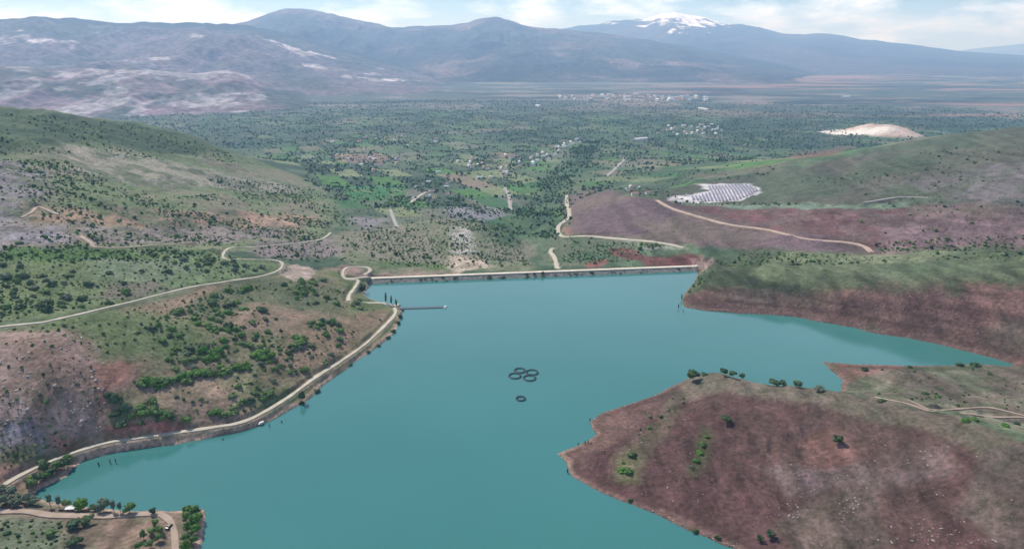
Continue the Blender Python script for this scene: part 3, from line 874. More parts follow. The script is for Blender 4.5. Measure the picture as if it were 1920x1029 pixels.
def forest_cols(x, y, z, t, A, nz):
    c = S(70, 76, 70) * np.ones(x.shape + (1,))
    c = mixc3(c, S(116, 104, 100), smooth(-0.05, 0.3, fbm(x / 900, y / 900, 6, 461, 0.65)) * 0.85)
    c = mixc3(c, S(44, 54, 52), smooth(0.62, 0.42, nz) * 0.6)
    c = mixc3(c, S(50, 60, 60), smooth(0.0, 0.3, fbm(x / 900, y / 900, 4, 471)) * 0.7)
    return c * ALB
def snow_cols(x, y, z, t, A, nz):
    c = S(62, 68, 70) * np.ones(x.shape + (1,))
    c = mixc3(c, S(90, 84, 86), smooth(0, 0.3, fbm(x / 1800, y / 1800, 4, 481)) * 0.7)
    pa, _ = ray(1290, 40)
    w = np.exp(-((A - pa) / 0.085) ** 2)
    line = 1205 - 330 * w + 420 * fbm(x / 420, y / 420, 5, 491) + 160 * fbm(x / 90, y / 200, 3, 499)
    sn = smooth(-60, 60, z - line)
    return mixc3(c * ALB, np.array([0.88, 0.88, 0.9]), sn)
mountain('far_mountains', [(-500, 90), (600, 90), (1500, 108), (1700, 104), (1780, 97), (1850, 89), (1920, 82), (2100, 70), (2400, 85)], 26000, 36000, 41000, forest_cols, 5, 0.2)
mountain('snow_mountains', [(-500, 100), (800, 90), (950, 70), (1040, 56), (1100, 47), (1130, 43), (1170, 38), (1205, 36), (1225, 31), (1250, 25), (1270, 23), (1300, 29), (1330, 36), (1352, 43), (1390, 46), (1430, 52), (1460, 62), (1490, 66), (1530, 62), (1560, 63), (1600, 72), (1650, 77), (1720, 86), (1800, 96), (1870, 101), (1950, 106), (2100, 116), (2500, 130)], 11500, 20500, 25000, snow_cols, 15, 0.22, 1.25, nth=1100)
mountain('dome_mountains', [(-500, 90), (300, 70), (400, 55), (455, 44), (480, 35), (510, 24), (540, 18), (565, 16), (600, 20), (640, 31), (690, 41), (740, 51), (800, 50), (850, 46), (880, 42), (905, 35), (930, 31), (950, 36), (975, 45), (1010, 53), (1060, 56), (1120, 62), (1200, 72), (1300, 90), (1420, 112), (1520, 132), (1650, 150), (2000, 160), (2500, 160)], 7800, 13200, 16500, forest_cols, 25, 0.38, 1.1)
mountain('plateau_hills', [(-500, 30), (0, 36), (60, 31), (110, 33), (200, 40), (300, 43), (400, 44), (460, 46), (520, 60), (600, 80), (700, 108), (800, 135), (900, 160), (1050, 172), (1500, 178), (2500, 178)], 5400, 9600, 12500, plateau_cols, 35, 0.30, 1.0)
mountain('foothills', [(-500, 110), (0, 122), (100, 134), (160, 130), (260, 129), (360, 138), (430, 133), (470, 142), (520, 165), (600, 186), (680, 196), (760, 203), (900, 212), (2500, 216)], 4150, 5500, 7000, foothill_cols, 45, 0.30, 0.9)


# ------------------------------------------------------------------ mesh builder
class MB:
    def __init__(self):
        self.v, self.f, self.m = [], [], []
    def add(self, V, F, m=0):
        n = len(self.v)
        self.v += [tuple(p) for p in V]
        self.f += [tuple(i + n for i in q) for q in F]
        self.m += [m] * len(F)
    def box(self, x0, x1, y0, y1, z0, z1, m=0, taper=0.0):
        t = taper
        V = [(x0, y0, z0), (x1, y0, z0), (x1, y1, z0), (x0, y1, z0), (x0 + t, y0 + t, z1), (x1 - t, y0 + t, z1), (x1 - t, y1 - t, z1), (x0 + t, y1 - t, z1)]
        self.add(V, [(3, 2, 1, 0), (4, 5, 6, 7), (0, 1, 5, 4), (1, 2, 6, 5), (2, 3, 7, 6), (3, 0, 4, 7)], m)
    def tube(self, pts, rad, n=6, m=0, closed=False, caps=True):
        pts = [Vector(p) for p in pts]
        k = len(pts)
        rad = rad if isinstance(rad, (list, tuple)) else [rad] * k
        V, F = [], []
        for i, p in enumerate(pts):
            a = pts[(i - 1) % k] if (closed or i > 0) else p
            b = pts[(i + 1) % k] if (closed or i < k - 1) else p
            d = (b - a).normalized()
            up = Vector((0, 0, 1)) if abs(d.z) < 0.9 else Vector((1, 0, 0))
            s1 = d.cross(up).normalized(); s2 = s1.cross(d)
            for q in range(n):
                an = 2 * math.pi * q / n
                V.append(p + (s1 * math.cos(an) + s2 * math.sin(an)) * rad[i])
        for i in range(k if closed else k - 1):
            for q in range(n):
                F.append((i * n + q, i * n + (q + 1) % n, ((i + 1) % k) * n + (q + 1) % n, ((i + 1) % k) * n + q))
        if caps and not closed:
            F.append(tuple(range(n))[::-1]); F.append(tuple((k - 1) * n + q for q in range(n)))
        self.add(V, F, m)
    def build(self, name, mats, parent=None, smooth_faces=False):
        return mesh_object(name, self.v, self.f, mats, parent, self.m, smooth_faces)
def circle(r, z, n=40, cx=0, cy=0):
    return [(cx + r * math.cos(2 * math.pi * k / n), cy + r * math.sin(2 * math.pi * k / n), z) for k in range(n)]
def copy_tree(o, parent=None):
    c = o.copy(); COL.objects.link(c)
    if parent: c.parent = parent
    for ch in list(o.children):
        copy_tree(ch, c)
    return c

# ------------------------------------------------------------------ the dam
M_RIPRAP = plain_mat('grey_riprap', S(124, 122, 112), 0.95, 0.5, 0.45)
M_CREST = plain_mat('pale_gravel_crest', S(196, 184, 166), 0.95, 0.15, 0.1)
M_GRASSY = plain_mat('grassed_fill', S(112, 116, 92), 0.95, 0.25, 0.1)
M_CONC = plain_mat('pale_concrete', S(206, 202, 194), 0.85, 0.1, 0.4)
dam = empty('dam', (A2[0], A2[1], 0), math.atan2(dv[1], dv[0]))
tag(dam, 'long low embankment dam with pale gravel crest across the far end of the lake', 'dam')
def strip(name, prof, mat, s0, s1, step=6, jit=0.0, seed=0):
    V, F = [], []
    ns = int((s1 - s0) / step)
    n = len(prof)
    for i in range(ns + 1):
        s = s0 + (s1 - s0) * i / ns
        for k, (y, z) in enumerate(prof):
            j = jit * fbm(np.array([s / 7.0]), np.array([k * 3.1 + seed]), 3, 12)[0]
            V.append((s, y + j, z + j * 0.4))
    for i in range(ns):
        for k in range(n - 1):
            a = i * n + k
            F.append((a, a + n, a + n + 1, a + 1))
    return mesh_object(name, V, F, mat, dam)
strip('upstream_face', [(-18, -8.0), (-11, -2.2), (-8, 0.4), (-5.5, 2.2), (-3.2, 3.95)], M_RIPRAP, 28, DLEN, 3, 0.7)
strip('crest_road', [(-3.2, 3.9), (-3.0, 4.15), (0, 4.3), (3.0, 4.15), (3.2, 3.9)], M_CREST, 28, DLEN, 6, 0.15, 3)
strip('downstream_face', [(3.2, 3.95), (12, -0.8), (30, -10), (60, -26), (64, -34)], M_GRASSY, 28, DLEN, 6, 0.3, 5)
strip('parapet', [(-3.3, 3.8), (-3.3, 4.45), (-2.95, 4.45), (-2.95, 4.2)], M_CONC, 36, DLEN - 6, 6)
# spillway intake at the right end
P = ground([1300], [503])[0]
sp = empty('spillway', (P[0], P[1], 0), -0.62)
tag(sp, 'small pale concrete spillway walls at the right end of the dam crest', 'spillway')
mb = MB(); mb.box(-2, 16, -0.5, 0.5, -3, 4.2); mb.box(-2, -1, -6, -0.55, -3, 3.8); mb.build('wing_wall', M_CONC, sp)
mb = MB(); mb.box(1, 15, 0.6, 3.6, 3.4, 4.0); mb.build('deck', M_CONC, sp)
mb = MB(); mb.tube([(-1.9, 0, 4.2), (-1.9, 0, 5.2), (15.9, 0, 5.2), (15.9, 0, 4.2)], 0.08, 5); mb.build('railing', M_CONC, sp)

# ------------------------------------------------------------------ fish cages
M_PIPE = plain_mat('dark_float_pipe', S(34, 62, 70), 0.5, 0.15, 0.5)
M_NET = plain_mat('dark_net', S(28, 52, 58), 0.9, 0.2, 1.0)
def fish_cage(px, py, R, label, group=None):
    t, r = at_z(px, py, 0.0)
    e = empty('fish_cage', (float(r * np.sin(t)), float(r * np.cos(t)), 0), random.random())
    tag(e, label, 'fish cage', group)
    mb = MB(); mb.tube(circle(R, 0.12, 56), 0.32, 8, closed=True); mb.tube(circle(R - 0.9, 0.12, 56), 0.28, 8, closed=True)
    for k in range(28):
        a = 2 * math.pi * k / 28
        c, s_ = math.cos(a), math.sin(a)
        mb.tube([((R - 0.95) * c, (R - 0.95) * s_, 0.28), ((R + 0.05) * c, (R + 0.05) * s_, 0.28)], 0.16, 5)
    mb.build('floating_collar', M_PIPE, e, True)
    mb = MB(); mb.tube(circle(R - 0.45, 1.15, 56), 0.10, 6, closed=True)
    for k in range(28):
        a = 2 * math.pi * k / 28
        mb.tube([((R - 0.45) * math.cos(a), (R - 0.45) * math.sin(a), 0.2), ((R - 0.45) * math.cos(a), (R - 0.45) * math.sin(a), 1.15)], 0.07, 5)
    mb.build('handrail', M_PIPE, e)
    mb = MB()                                   # hanging net: open squares of cord
    for k in range(56):
        a = 2 * math.pi * k / 56
        c, s_ = math.cos(a) * (R - 1.05), math.sin(a) * (R - 1.05)
        mb.tube([(c, s_, 1.05), (c, s_, -1.5)], 0.035, 4)
    for z in (0.8, 0.5, 0.2, -0.2, -0.7):
        mb.tube(circle(R - 1.05, z, 56), 0.035, 4, closed=True)
    mb.build('net', M_NET, e)
for px, py, R, lab in [(974.8, 695, 4.9, 'dark ring fish cage of the cluster of four, touching only the leftmost ring'),
                       (997.6, 698.5, 5.3, 'dark ring fish cage, rightmost of the cluster of four'),
                       (965.5, 705, 5.3, 'dark ring fish cage, leftmost of the cluster of four'),
                       (992.8, 709, 5.4, 'dark ring fish cage of the cluster of four lying closest to the lone small ring'),
                       (976.4, 747.5, 3.9, 'small dark ring fish cage floating alone apart from the cluster')]:
    fish_cage(px, py, R, lab, 'round fish cages on the lake')

# ------------------------------------------------------------------ jetty and boat
M_DECK = plain_mat('weathered_deck', S(104, 102, 112), 0.85, 0.2, 1.2)
M_WHITE = plain_mat('white_paint', S(226, 226, 222), 0.5, 0.05, 1.0)
M_DARK = plain_mat('dark_glass', S(40, 46, 52), 0.2, 0.1, 1.0)
(t0, r0_), (t1, r1_) = at_z(757, 577.5, 0.6), at_z(832, 575.5, 0.6)
J0 = Vector((float(r0_ * np.sin(t0)), float(r0_ * np.cos(t0)), 0)); J1 = Vector((float(r1_ * np.sin(t1)), float(r1_ * np.cos(t1)), 0))
jl = (J1 - J0).length
jet = empty('jetty', J0, math.atan2(J1.y - J0.y, J1.x - J0.x))
tag(jet, 'long narrow grey floating jetty reaching out from the left shore', 'jetty')
mb = MB()
s = -6.0
while s < jl:
    mb.box(s, s + 0.36, -1.3, 1.3, 0.55, 0.68); s += 0.4
mb.box(-6, jl, -1.35, -1.15, 0.36, 0.548); mb.box(-6, jl, 1.15, 1.35, 0.36, 0.548)
mb.build('deck', M_DECK, jet)
for k in range(11):
    mb = MB()
    s = 1.5 + k * (jl - 3) / 10
    mb.tube([(s, -1.2, 0.05), (s, 1.2, 0.05)], 0.34, 8)
    mb.build('float', M_PIPE, jet)
for sy in (-1.22, 1.22):
    mb = MB()
    mb.tube([(-4, sy, 1.6), (jl - 0.4, sy, 1.6)], 0.05, 5)
    for k in range(24):
        s = -4 + k * (jl + 3.4) / 23
        mb.tube([(s, sy, 0.6), (s, sy, 1.6)], 0.04, 5)
    mb.build('railing', M_DECK, jet)
bo = empty('boat', (J1 + (J1 - J0).normalized() * 1.6)[:], jet.rotation_euler.z + 1.35)
tag(bo, 'small white cabin boat moored at the tip of the jetty', 'boat')
hv, hf = [], []
for i in range(9):
    u = i / 8
    x = -2.6 + 5.4 * u
    w = 1.0 * (1 - max(0, (u - 0.45) / 0.55) ** 2.2) + 0.04
    for (yy, zz) in ((-w, 0.75 + 0.25 * u * u), (-w * 0.75, 0.0), (0, -0.28 + 0.2 * u ** 3), (w * 0.75, 0.0), (w, 0.75 + 0.25 * u * u)):
        hv.append((x, yy, zz))
for i in range(8):
    for k in range(4):
        a = i * 5 + k
        hf.append((a, a + 5, a + 6, a + 1))
    hf.append((i * 5 + 4, i * 5 + 9, i * 5 + 5, i * 5))
hf.append((0, 1, 2, 3, 4))
mesh_object('hull', hv, hf, M_WHITE, bo)
mb = MB(); mb.box(-1.4, 0.7, -0.72, 0.72, 0.75, 2.0, 0, 0.12); cb = mb.build('cabin', M_WHITE, bo)
mb = MB(); mb.box(-1.2, 0.5, -0.735, 0.735, 1.25, 1.68, 0, 0.03); mb.build('window', M_DARK, cb)

# ------------------------------------------------------------------ solar field
M_PANEL = plain_mat('blue_solar_glass', S(84, 82, 106), 0.4, 0.12, 0.8)
M_STEEL = plain_mat('galvanised_steel', S(150, 150, 152), 0.5, 0.1, 1.0, 0.5)
SOL = [(1322, 349.5), (1392, 346), (1412, 351), (1421, 358), (1405, 366), (1383, 375.5), (1362, 377), (1320, 378), (1296, 377), (1297, 369), (1332, 360)]
sol_tl = to_tl(SOL)
g0, g1 = ground([1355.7, 1363.9], [359.3, 375.5])
sdir = (g0 - g1)[:2]; sdir /= np.hypot(*sdir)
pxs = np.arange(1299, 1440, 6.8)
base_pts = ground(pxs, np.full(len(pxs), 372.0))
nrow = 0
for bp_ in base_pts:
    ts = np.arange(-150, 190, 2.0)
    q = bp_[:2] + ts[:, None] * sdir
    ins = pip(np.arctan2(q[:, 0], q[:, 1]), np.log(np.hypot(q[:, 0], q[:, 1])), sol_tl)
    w = np.nonzero(ins)[0]
    if len(w) < 8:
        continue
    w0, w1 = w[0], w[-1]
    p = q[w0:w1 + 1:3]
    if len(p) < 3:
        continue
    z = zat(p[:, 0], p[:, 1])
    e = empty('solar_panel_row', (p[0, 0], p[0, 1], z[0]))
    nrow += 1
    tag(e, 'long row of blue grey solar panels on the pale gravel terrace', 'solar panels', 'parallel solar panel rows on the terrace')
    nv = np.array([-sdir[1], sdir[0]])
    V, F = [], []
    for k in range(len(p)):
        rel = p[k] - p[0]
        for o, hgt in ((-1.1, 2.3), (1.1, 0.9)):
            a = rel + nv * o
            V.append((a[0], a[1], z[k] - z[0] + hgt)); V.append((a[0], a[1], z[k] - z[0] + hgt - 0.12))
    for k in range(len(p) - 1):
        b = k * 4
        F += [(b, b + 2, b + 6, b + 4), (b + 1, b + 5, b + 7, b + 3), (b, b + 4, b + 5, b + 1), (b + 2, b + 3, b + 7, b + 6)]
    F += [(0, 1, 3, 2), (len(V) - 4, len(V) - 2, len(V) - 1, len(V) - 3)]
    mesh_object('panel', V, F, M_PANEL, e)
    V, F = [], []
    for k in range(len(p)):
        rel = p[k] - p[0]
        for o, hgt in ((-0.12, -1.0), (-0.12, 1.5), (0.12, 1.4), (0.12, -1.0)):
            a = rel + nv * o
            V.append((a[0], a[1], z[k] - z[0] + hgt))
    for k in range(len(p) - 1):
        b = k * 4
        F += [(b + q, b + 4 + q, b + 4 + (q + 1) % 4, b + (q + 1) % 4) for q in range(4)]
    F += [(3, 2, 1, 0), (len(V) - 4, len(V) - 3, len(V) - 2, len(V) - 1)]
    mesh_object('support', V, F, M_STEEL, e)

# ------------------------------------------------------------------ vegetation templates
def foliage_mat(name, ramp):
    m, t, b = new_mat(name)
    oi = t.nodes.new('ShaderNodeObjectInfo')
    cr = t.nodes.new('ShaderNodeValToRGB')
    el = cr.color_ramp.elements
    while len(el) < len(ramp): el.new(0.5)
    for k, c in enumerate(ramp):
        el[k].position = k / max(1, len(ramp) - 1)
        el[k].color = (*[float(v) for v in c], 1)
    t.links.new(oi.outputs['Random'], cr.inputs['Fac'])
    tcn = t.nodes.new('ShaderNodeTexCoord')
    n = t.nodes.new('ShaderNodeTexNoise'); n.inputs['Scale'].default_value = 3.0; n.inputs['Detail'].default_value = 3
    t.links.new(tcn.outputs['Object'], n.inputs['Vector'])
    rm = t.nodes.new('ShaderNodeMapRange'); rm.inputs['From Min'].default_value = 0.3; rm.inputs['From Max'].default_value = 0.7
    rm.inputs['To Min'].default_value = 0.7; rm.inputs['To Max'].default_value = 1.35
    t.links.new(n.outputs['Fac'], rm.inputs['Value'])
    mx = t.nodes.new('ShaderNodeMix'); mx.data_type = 'RGBA'; mx.blend_type = 'MULTIPLY'; mx.inputs['Factor'].default_value = 1
    t.links.new(cr.outputs['Color'], mx.inputs['A']); t.links.new(rm.outputs['Result'], mx.inputs['B'])
    t.links.new(mx.outputs['Result'], b.inputs['Base Color'])
    b.inputs['Roughness'].default_value = 0.8
    b.inputs['Specular IOR Level'].default_value = 0.15
    return m
M_DARKLEAF = foliage_mat('dark_leaves', [S(52, 74, 46), S(62, 84, 52), S(76, 94, 60), S(54, 78, 54)])
M_MIDLEAF = foliage_mat('mid_green_leaves', [S(74, 108, 54), S(88, 116, 60), S(96, 118, 70), S(78, 108, 52)])
M_BRIGHT = foliage_mat('bright_green_leaves', [S(72, 112, 46), S(86, 122, 52), S(80, 114, 54)])
M_GREYLEAF = foliage_mat('grey_green_leaves', [S(88, 104, 84), S(98, 110, 90), S(84, 98, 82)])
M_TRUNK = plain_mat('bark', S(92, 78, 66), 0.95, 0.25, 1.5)

ICO = None
def ico(sub=1):
    b = bmesh.new(); bmesh.ops.create_icosphere(b, subdivisions=sub, radius=1.0)
    v = np.array([p.co[:] for p in b.verts]); f = [tuple(q.index for q in p.verts) for p in b.faces]
    b.free(); return v, f
def crown_geo(rng, nblob, leaves, wide=1.0, tall=1.0, spread=0.55, leaf=0.16, sub=1, zmin=0.25):
    """lumpy crown of unit radius: several uneven clumps, each roughened and set with loose leaf sprays"""
    V, F = [], []
    iv, jf = ico(sub)
    for k in range(nblob):
        a = rng.uniform(0, 2 * math.pi); d = spread * math.sqrt(rng.uniform(0, 1))
        r = rng.uniform(0.30, 0.52) * (1.15 - 0.4 * d)
        c = np.array([d * math.cos(a) * wide, d * math.sin(a) * wide, (zmin + rng.uniform(0, 0.75) * (1 - d * 0.7)) * tall])
        vv = iv * (1 + rng.uniform(-0.28, 0.28, (len(iv), 1))) * r * np.array([1, 1, 0.85]) + c
        n = len(V)
        V += [tuple(p) for p in vv]; F += [tuple(q + n for q in f) for f in jf]
        for l in range(leaves):
            u = rng.normal(size=3); u /= np.linalg.norm(u)
            if u[2] < -0.4: u[2] *= -1
            p = c + u * r * np.array([1, 1, 0.85]) * rng.uniform(0.9, 1.22)
            t1 = rng.normal(size=3); t1 -= u * (t1 @ u) * 0.6; t1 /= np.linalg.norm(t1)
            t2 = np.cross(u, t1) + u * rng.uniform(-0.5, 0.5)
            sz = leaf * rng.uniform(0.5, 1.2)
            n = len(V)
            V += [tuple(p + t1 * sz), tuple(p + t2 * sz * 0.6), tuple(p - t1 * sz), tuple(p - t2 * sz * 0.6)]
            F.append((n, n + 1, n + 2, n + 3))
    V = np.array(V); V[:, 2] = np.maximum(V[:, 2], 0.02)
    return V, F
def tmesh(name, V, F, mat):
    me = bpy.data.meshes.new(name)
    me.from_pydata([tuple(map(float, p)) for p in V], [], F)
    me.materials.append(mat); me.update()
    return me
rng = np.random.default_rng(5)
SHRUB = {}
for key, mat in (('dark', M_DARKLEAF), ('mid', M_MIDLEAF), ('bright', M_BRIGHT), ('grey', M_GREYLEAF)):
    SHRUB[key] = [tmesh('shrub', *crown_geo(rng, 7 + k % 3, 26, tall=0.85, spread=0.62, zmin=0.12), mat) for k in range(4)]
CROWN = {}
for key, mat in (('dark', M_DARKLEAF), ('mid', M_MIDLEAF), ('bright', M_BRIGHT), ('grey', M_GREYLEAF)):
    CROWN[key] = [tmesh('crown', *crown_geo(rng, 11, 34, tall=1.5, spread=0.58, zmin=0.35), mat) for k in range(3)]
    CROWN[key + '_slim'] = [tmesh('crown', *crown_geo(rng, 10, 26, wide=0.55, tall=3.4, spread=0.5, zmin=0.2), mat) for k in range(2)]
TRUNK = []
for k in range(2):
    mb = MB()
    mb.tube([(0, 0, -0.25), (0.02, 0.01, 0.35), (0.05 * (k - 0.5), 0.03, 0.8), (0.02, 0, 1.25)], [0.11, 0.085, 0.06, 0.03], 7)
    for a in (0.4, 2.3, 4.4):
        mb.tube([(0.02, 0.01, 0.45), (0.25 * math.cos(a), 0.25 * math.sin(a), 0.8), (0.45 * math.cos(a), 0.45 * math.sin(a), 1.05)], [0.05, 0.035, 0.015], 5)
    TRUNK.append(tmesh('trunk', mb.v, mb.f, M_TRUNK))
def shrub(x, y, r, tone, label, group=None, flat=0.9):
    o = bpy.data.objects.new('shrub', random.choice(SHRUB[tone]))
    COL.objects.link(o)
    r *= 1.6
    o.location = (x, y, float(zat(x, y)) - 0.12 * r)
    o.scale = (r * random.uniform(0.85, 1.2), r * random.uniform(0.85, 1.2), r * flat * random.uniform(0.8, 1.15))
    o.rotation_euler = (0, 0, random.uniform(0, 6.28))
    return tag(o, label, 'shrub', group)
def tree(x, y, h, r, tone, label, group=None, slim=False, name='tree'):
    z = max(float(zat(x, y)), -0.6)
    e = empty(name, (x, y, z), random.uniform(0, 6.28))
    h, r = (h * 0.7, r) if name == 'sapling' else (h * 1.2, r * 1.25)
    tag(e, label, 'tree', group)
    c = bpy.data.objects.new('crown', random.choice(CROWN[tone + ('_slim' if slim else '')])); COL.objects.link(c); c.parent = e
    k = h / (3.2 if slim else 1.9)
    c.scale = (r, r, k)
    c.location = (0, 0, 0.12 * h)
    t = bpy.data.objects.new('trunk', random.choice(TRUNK)); COL.objects.link(t); t.parent = e
    t.scale = (h * 0.22, h * 0.22, h * 0.5)
    return e
def g1_(px, py):
    return ground([px], [py])[0]

# ------------------------------------------------------------------ single trees
def ptree(px, py, h, r, tone, label, group=None, slim=False, name='tree', onwater=False):
    if onwater:
        t, rr = at_z(px, py, 0.0); x, y = float(rr * np.sin(t)), float(rr * np.cos(t))
    else:
        x, y, z = g1_(px, py); py0 = py
        while z < 0.35 and py < py0 + 40:
            py += 1.5
            x, y, z = g1_(px, py)
    return tree(x, y, h, r, tone, label, group, slim, name)
ptree(567, 752, 8, 2.4, 'dark', 'lone dark tree at the water edge below the middle of the shore road')
ptree(682, 548, 7, 3.6, 'dark', 'round dark olive tree by the water at the left end of the dam')
ptree(724, 569, 9, 1.6, 'dark', 'slim dark poplar by the jetty road, tallest of three', 'poplars by the jetty', True, 'poplar')
ptree(734, 570, 7.5, 1.4, 'dark', 'slim dark poplar by the jetty road, middle one of three', 'poplars by the jetty', True, 'poplar')
ptree(743, 574, 6.5, 1.4, 'dark', 'slim dark poplar beside the root of the jetty', 'poplars by the jetty', True, 'poplar')
for px, py, h, r, tone, lab, slim in [
    (95, 950, 8, 1.6, 'grey', 'slim grey green tree at the inlet end of the spit tree row', True),
    (112, 952, 7, 1.5, 'grey', 'slim pale tree second from the inlet in the spit tree row', True),
    (127, 953, 6, 2.0, 'mid', 'short leafy tree beside the white shelter on the spit', False),
    (153, 956, 7, 2.9, 'bright', 'bright yellow green round tree beside the white shelter', False),
    (176, 957, 3.5, 2.2, 'dark', 'low dark tree between the bright tree and the round grey tree', False),
    (195, 959, 7.5, 3.0, 'grey', 'tall round grey green tree on the middle of the spit shore', False),
    (214, 960, 7, 1.5, 'grey', 'slim grey tree right beside the tall round grey tree', True),
    (226, 960, 6, 1.4, 'grey', 'second slim grey tree beside the tall round tree', True),
    (243, 961, 6, 2.5, 'mid', 'leafy green tree at the lake end of the spit tree row', False),
    (288, 963, 4.5, 1.6, 'dark', 'small dark tree at the bend of the spit road', False),
    (140, 990, 4.5, 3.2, 'dark', 'dark tree on the near side of the spit road', False),
    (165, 982, 5, 3.0, 'dark', 'dark bushy tree touching the near edge of the spit road', False),
    (98, 1005, 4, 2.6, 'mid', 'round green bush tree on the grass of the spit', False),
    (140, 1020, 4.5, 3.2, 'dark', 'wide dark bush tree at the lower edge of the spit', False)]:
    ptree(px, py, h * 0.85, r * 1.2, tone, lab, 'trees on the spit', slim)
k = 0
for px, py in [(352, 962), (368, 966), (350, 978), (366, 984), (374, 975), (352, 996), (368, 1000), (348, 1014), (364, 1018), (350, 1034)]:
    ptree(px, py, random.uniform(4, 6), random.uniform(2.0, 2.8), 'mid' if k % 3 else 'bright', 'leafy tree in the dense strip between spit road and lake', 'strip of trees along the spit tip'); k += 1
for px, py in [(270, 1010), (285, 1000), (292, 985), (262, 1030), (280, 1026), (297, 1014), (300, 998)]:
    ptree(px, py, random.uniform(3.2, 4.6), random.uniform(1.7, 2.4), 'mid', 'green tree in the hedge inside the bend of the spit road', 'hedge trees inside the spit road bend')
k = 0
for px, py in [(62, 915), (75, 905), (85, 898), (96, 892), (108, 880), (120, 876), (60, 905), (84, 885), (128, 872)]:
    ptree(px, py, random.uniform(4, 6.5), random.uniform(2.8, 3.8), 'dark' if k % 2 else 'mid', 'bushy tree on the bank below the shore road at the inlet', 'trees on the inlet bank'); k += 1
for px, py in [(8, 925), (22, 930), (36, 938), (14, 942), (50, 943), (30, 948), (66, 945), (3, 948)]:
    ptree(px, py, random.uniform(3.5, 5), random.uniform(2.6, 3.4), 'grey', 'pale grey green tree at the head of the inlet', 'grey green trees at the inlet head')
for px, py, h, r, tone, lab in [
    (1299, 716, 6.5, 3.4, 'dark', 'large dark tree alone at the left tip of the headland crest'),
    (1356, 703, 3.6, 1.9, 'dark', 'dark tree, leftmost of three on the reddish knoll of the headland crest'),
    (1374, 705, 3.6, 2.0, 'dark', 'dark tree, middle of three on the reddish knoll of the headland crest'),
    (1390, 707, 3.0, 1.7, 'dark', 'dark tree, rightmost of three on the reddish knoll of the headland crest'),
    (1450, 722, 3.4, 2.6, 'dark', 'broad dark tree on the headland crest beside the back inlet'),
    (1466, 724, 3.0, 2.2, 'dark', 'dark tree touching the broad dark tree on the headland crest'),
    (1495, 726, 3.0, 2.4, 'dark', 'dark tree standing midway along the headland crest by the inlet'),
    (1536, 733, 2.4, 2.4, 'grey', 'pale grey green tree on the headland crest by the inlet corner'),
    (1360, 792, 3.4, 2.2, 'dark', 'single dark bush tree high on the bare red headland face'),
    (1568, 830, 3.8, 2.4, 'dark', 'single dark bush tree in the middle of the bare red headland'),
    (1446, 1008, 2.9, 1.8, 'dark', 'larger of two dark bushes at the foot of the headland'),
    (1426, 1014, 2.4, 1.4, 'dark', 'smaller of two dark bushes at the foot of the headland')]:
    ptree(px, py, h * 1.3, r * 1.4, tone, lab, 'trees on the headland')
# drowned saplings standing in the shallows
for px, py, h, lab in [(1084, 838, 4, 'point'), (1097, 836, 4.5, 'point'), (1103, 834, 4, 'point'), (1108, 838, 3.5, 'point'), (1106, 789, 3.5, 'cape'), (1064, 886, 5, 'tip'),
                       (207, 868, 4.5, 'left'), (217, 867, 5, 'left'), (185, 872, 4, 'left'), (418, 824, 2.5, 'left'), (505, 799, 3.5, 'left'), (528, 791, 2.5, 'left'),
                       (1278, 562, 9, 'bank'), (1272, 578, 7, 'bank'), (1281, 585, 4, 'bank')]:
    L = {'point': 'thin dark sapling standing in water beside the headland point', 'cape': 'single thin sapling off the reddish cape of the headland',
         'tip': 'thin dark sapling in the water below the headland tip', 'left': 'thin dark sapling standing in the shallows off the left shore',
         'bank': 'dark sapling standing in water at the nose of the far right bank'}[lab]
    ptree(px, py, h, 0.75 if h < 6 else 1.2, 'dark', L, 'saplings in the water', True, 'sapling', True)

# ------------------------------------------------------------------ shrubs, each on its own, where they show largest
def zone_pts(px, n, mind, dens=None, tries=60000, rg=None):
    """n scattered map points inside an area, never closer than mind"""
    rg = rg or np.random.default_rng(int(px[0][0] * 7 + px[0][1] + n) & 0xFFFF)
    tl = to_tl(px)
    P = np.stack([np.exp(tl[:, 1]) * np.sin(tl[:, 0]), np.exp(tl[:, 1]) * np.cos(tl[:, 0])], 1)
    lo, hi = P.min(0), P.max(0)
    Q = rg.uniform(lo, hi, (tries, 2))
    ok = pip(np.arctan2(Q[:, 0], Q[:, 1]), np.log(np.hypot(Q[:, 0], Q[:, 1])), tl)
    Q = Q[ok]
    if dens is not None:
        Q = Q[rg.uniform(0, 1, len(Q)) < dens(Q[:, 0], Q[:, 1])]
    out, cells = [], {}
    for q in Q:
        c = (int(q[0] // mind), int(q[1] // mind))
        if any((q[0] - o[0]) ** 2 + (q[1] - o[1]) ** 2 < mind * mind for i in (-1, 0, 1) for j in (-1, 0, 1) for o in cells.get((c[0] + i, c[1] + j), ())):
            continue
        cells.setdefault(c, []).append(q); out.append(q)
        if len(out) >= n: break
    return np.array(out)
ROADXY = np.concatenate([C[:, :2] for _, w, _, C in road_paths])
def off_road(Q, d=5.0):
    keep = []
    for q in Q:
        if np.min((ROADXY[:, 0] - q[0]) ** 2 + (ROADXY[:, 1] - q[1]) ** 2) > d * d:
            keep.append(q)
    return np.array(keep).reshape(-1, 2)
clump = lambda k, sd_, p=0.45: (lambda x, y: np.clip(p + 2.4 * fbm(x / k, y / k, 3, sd_), 0.03, 1))
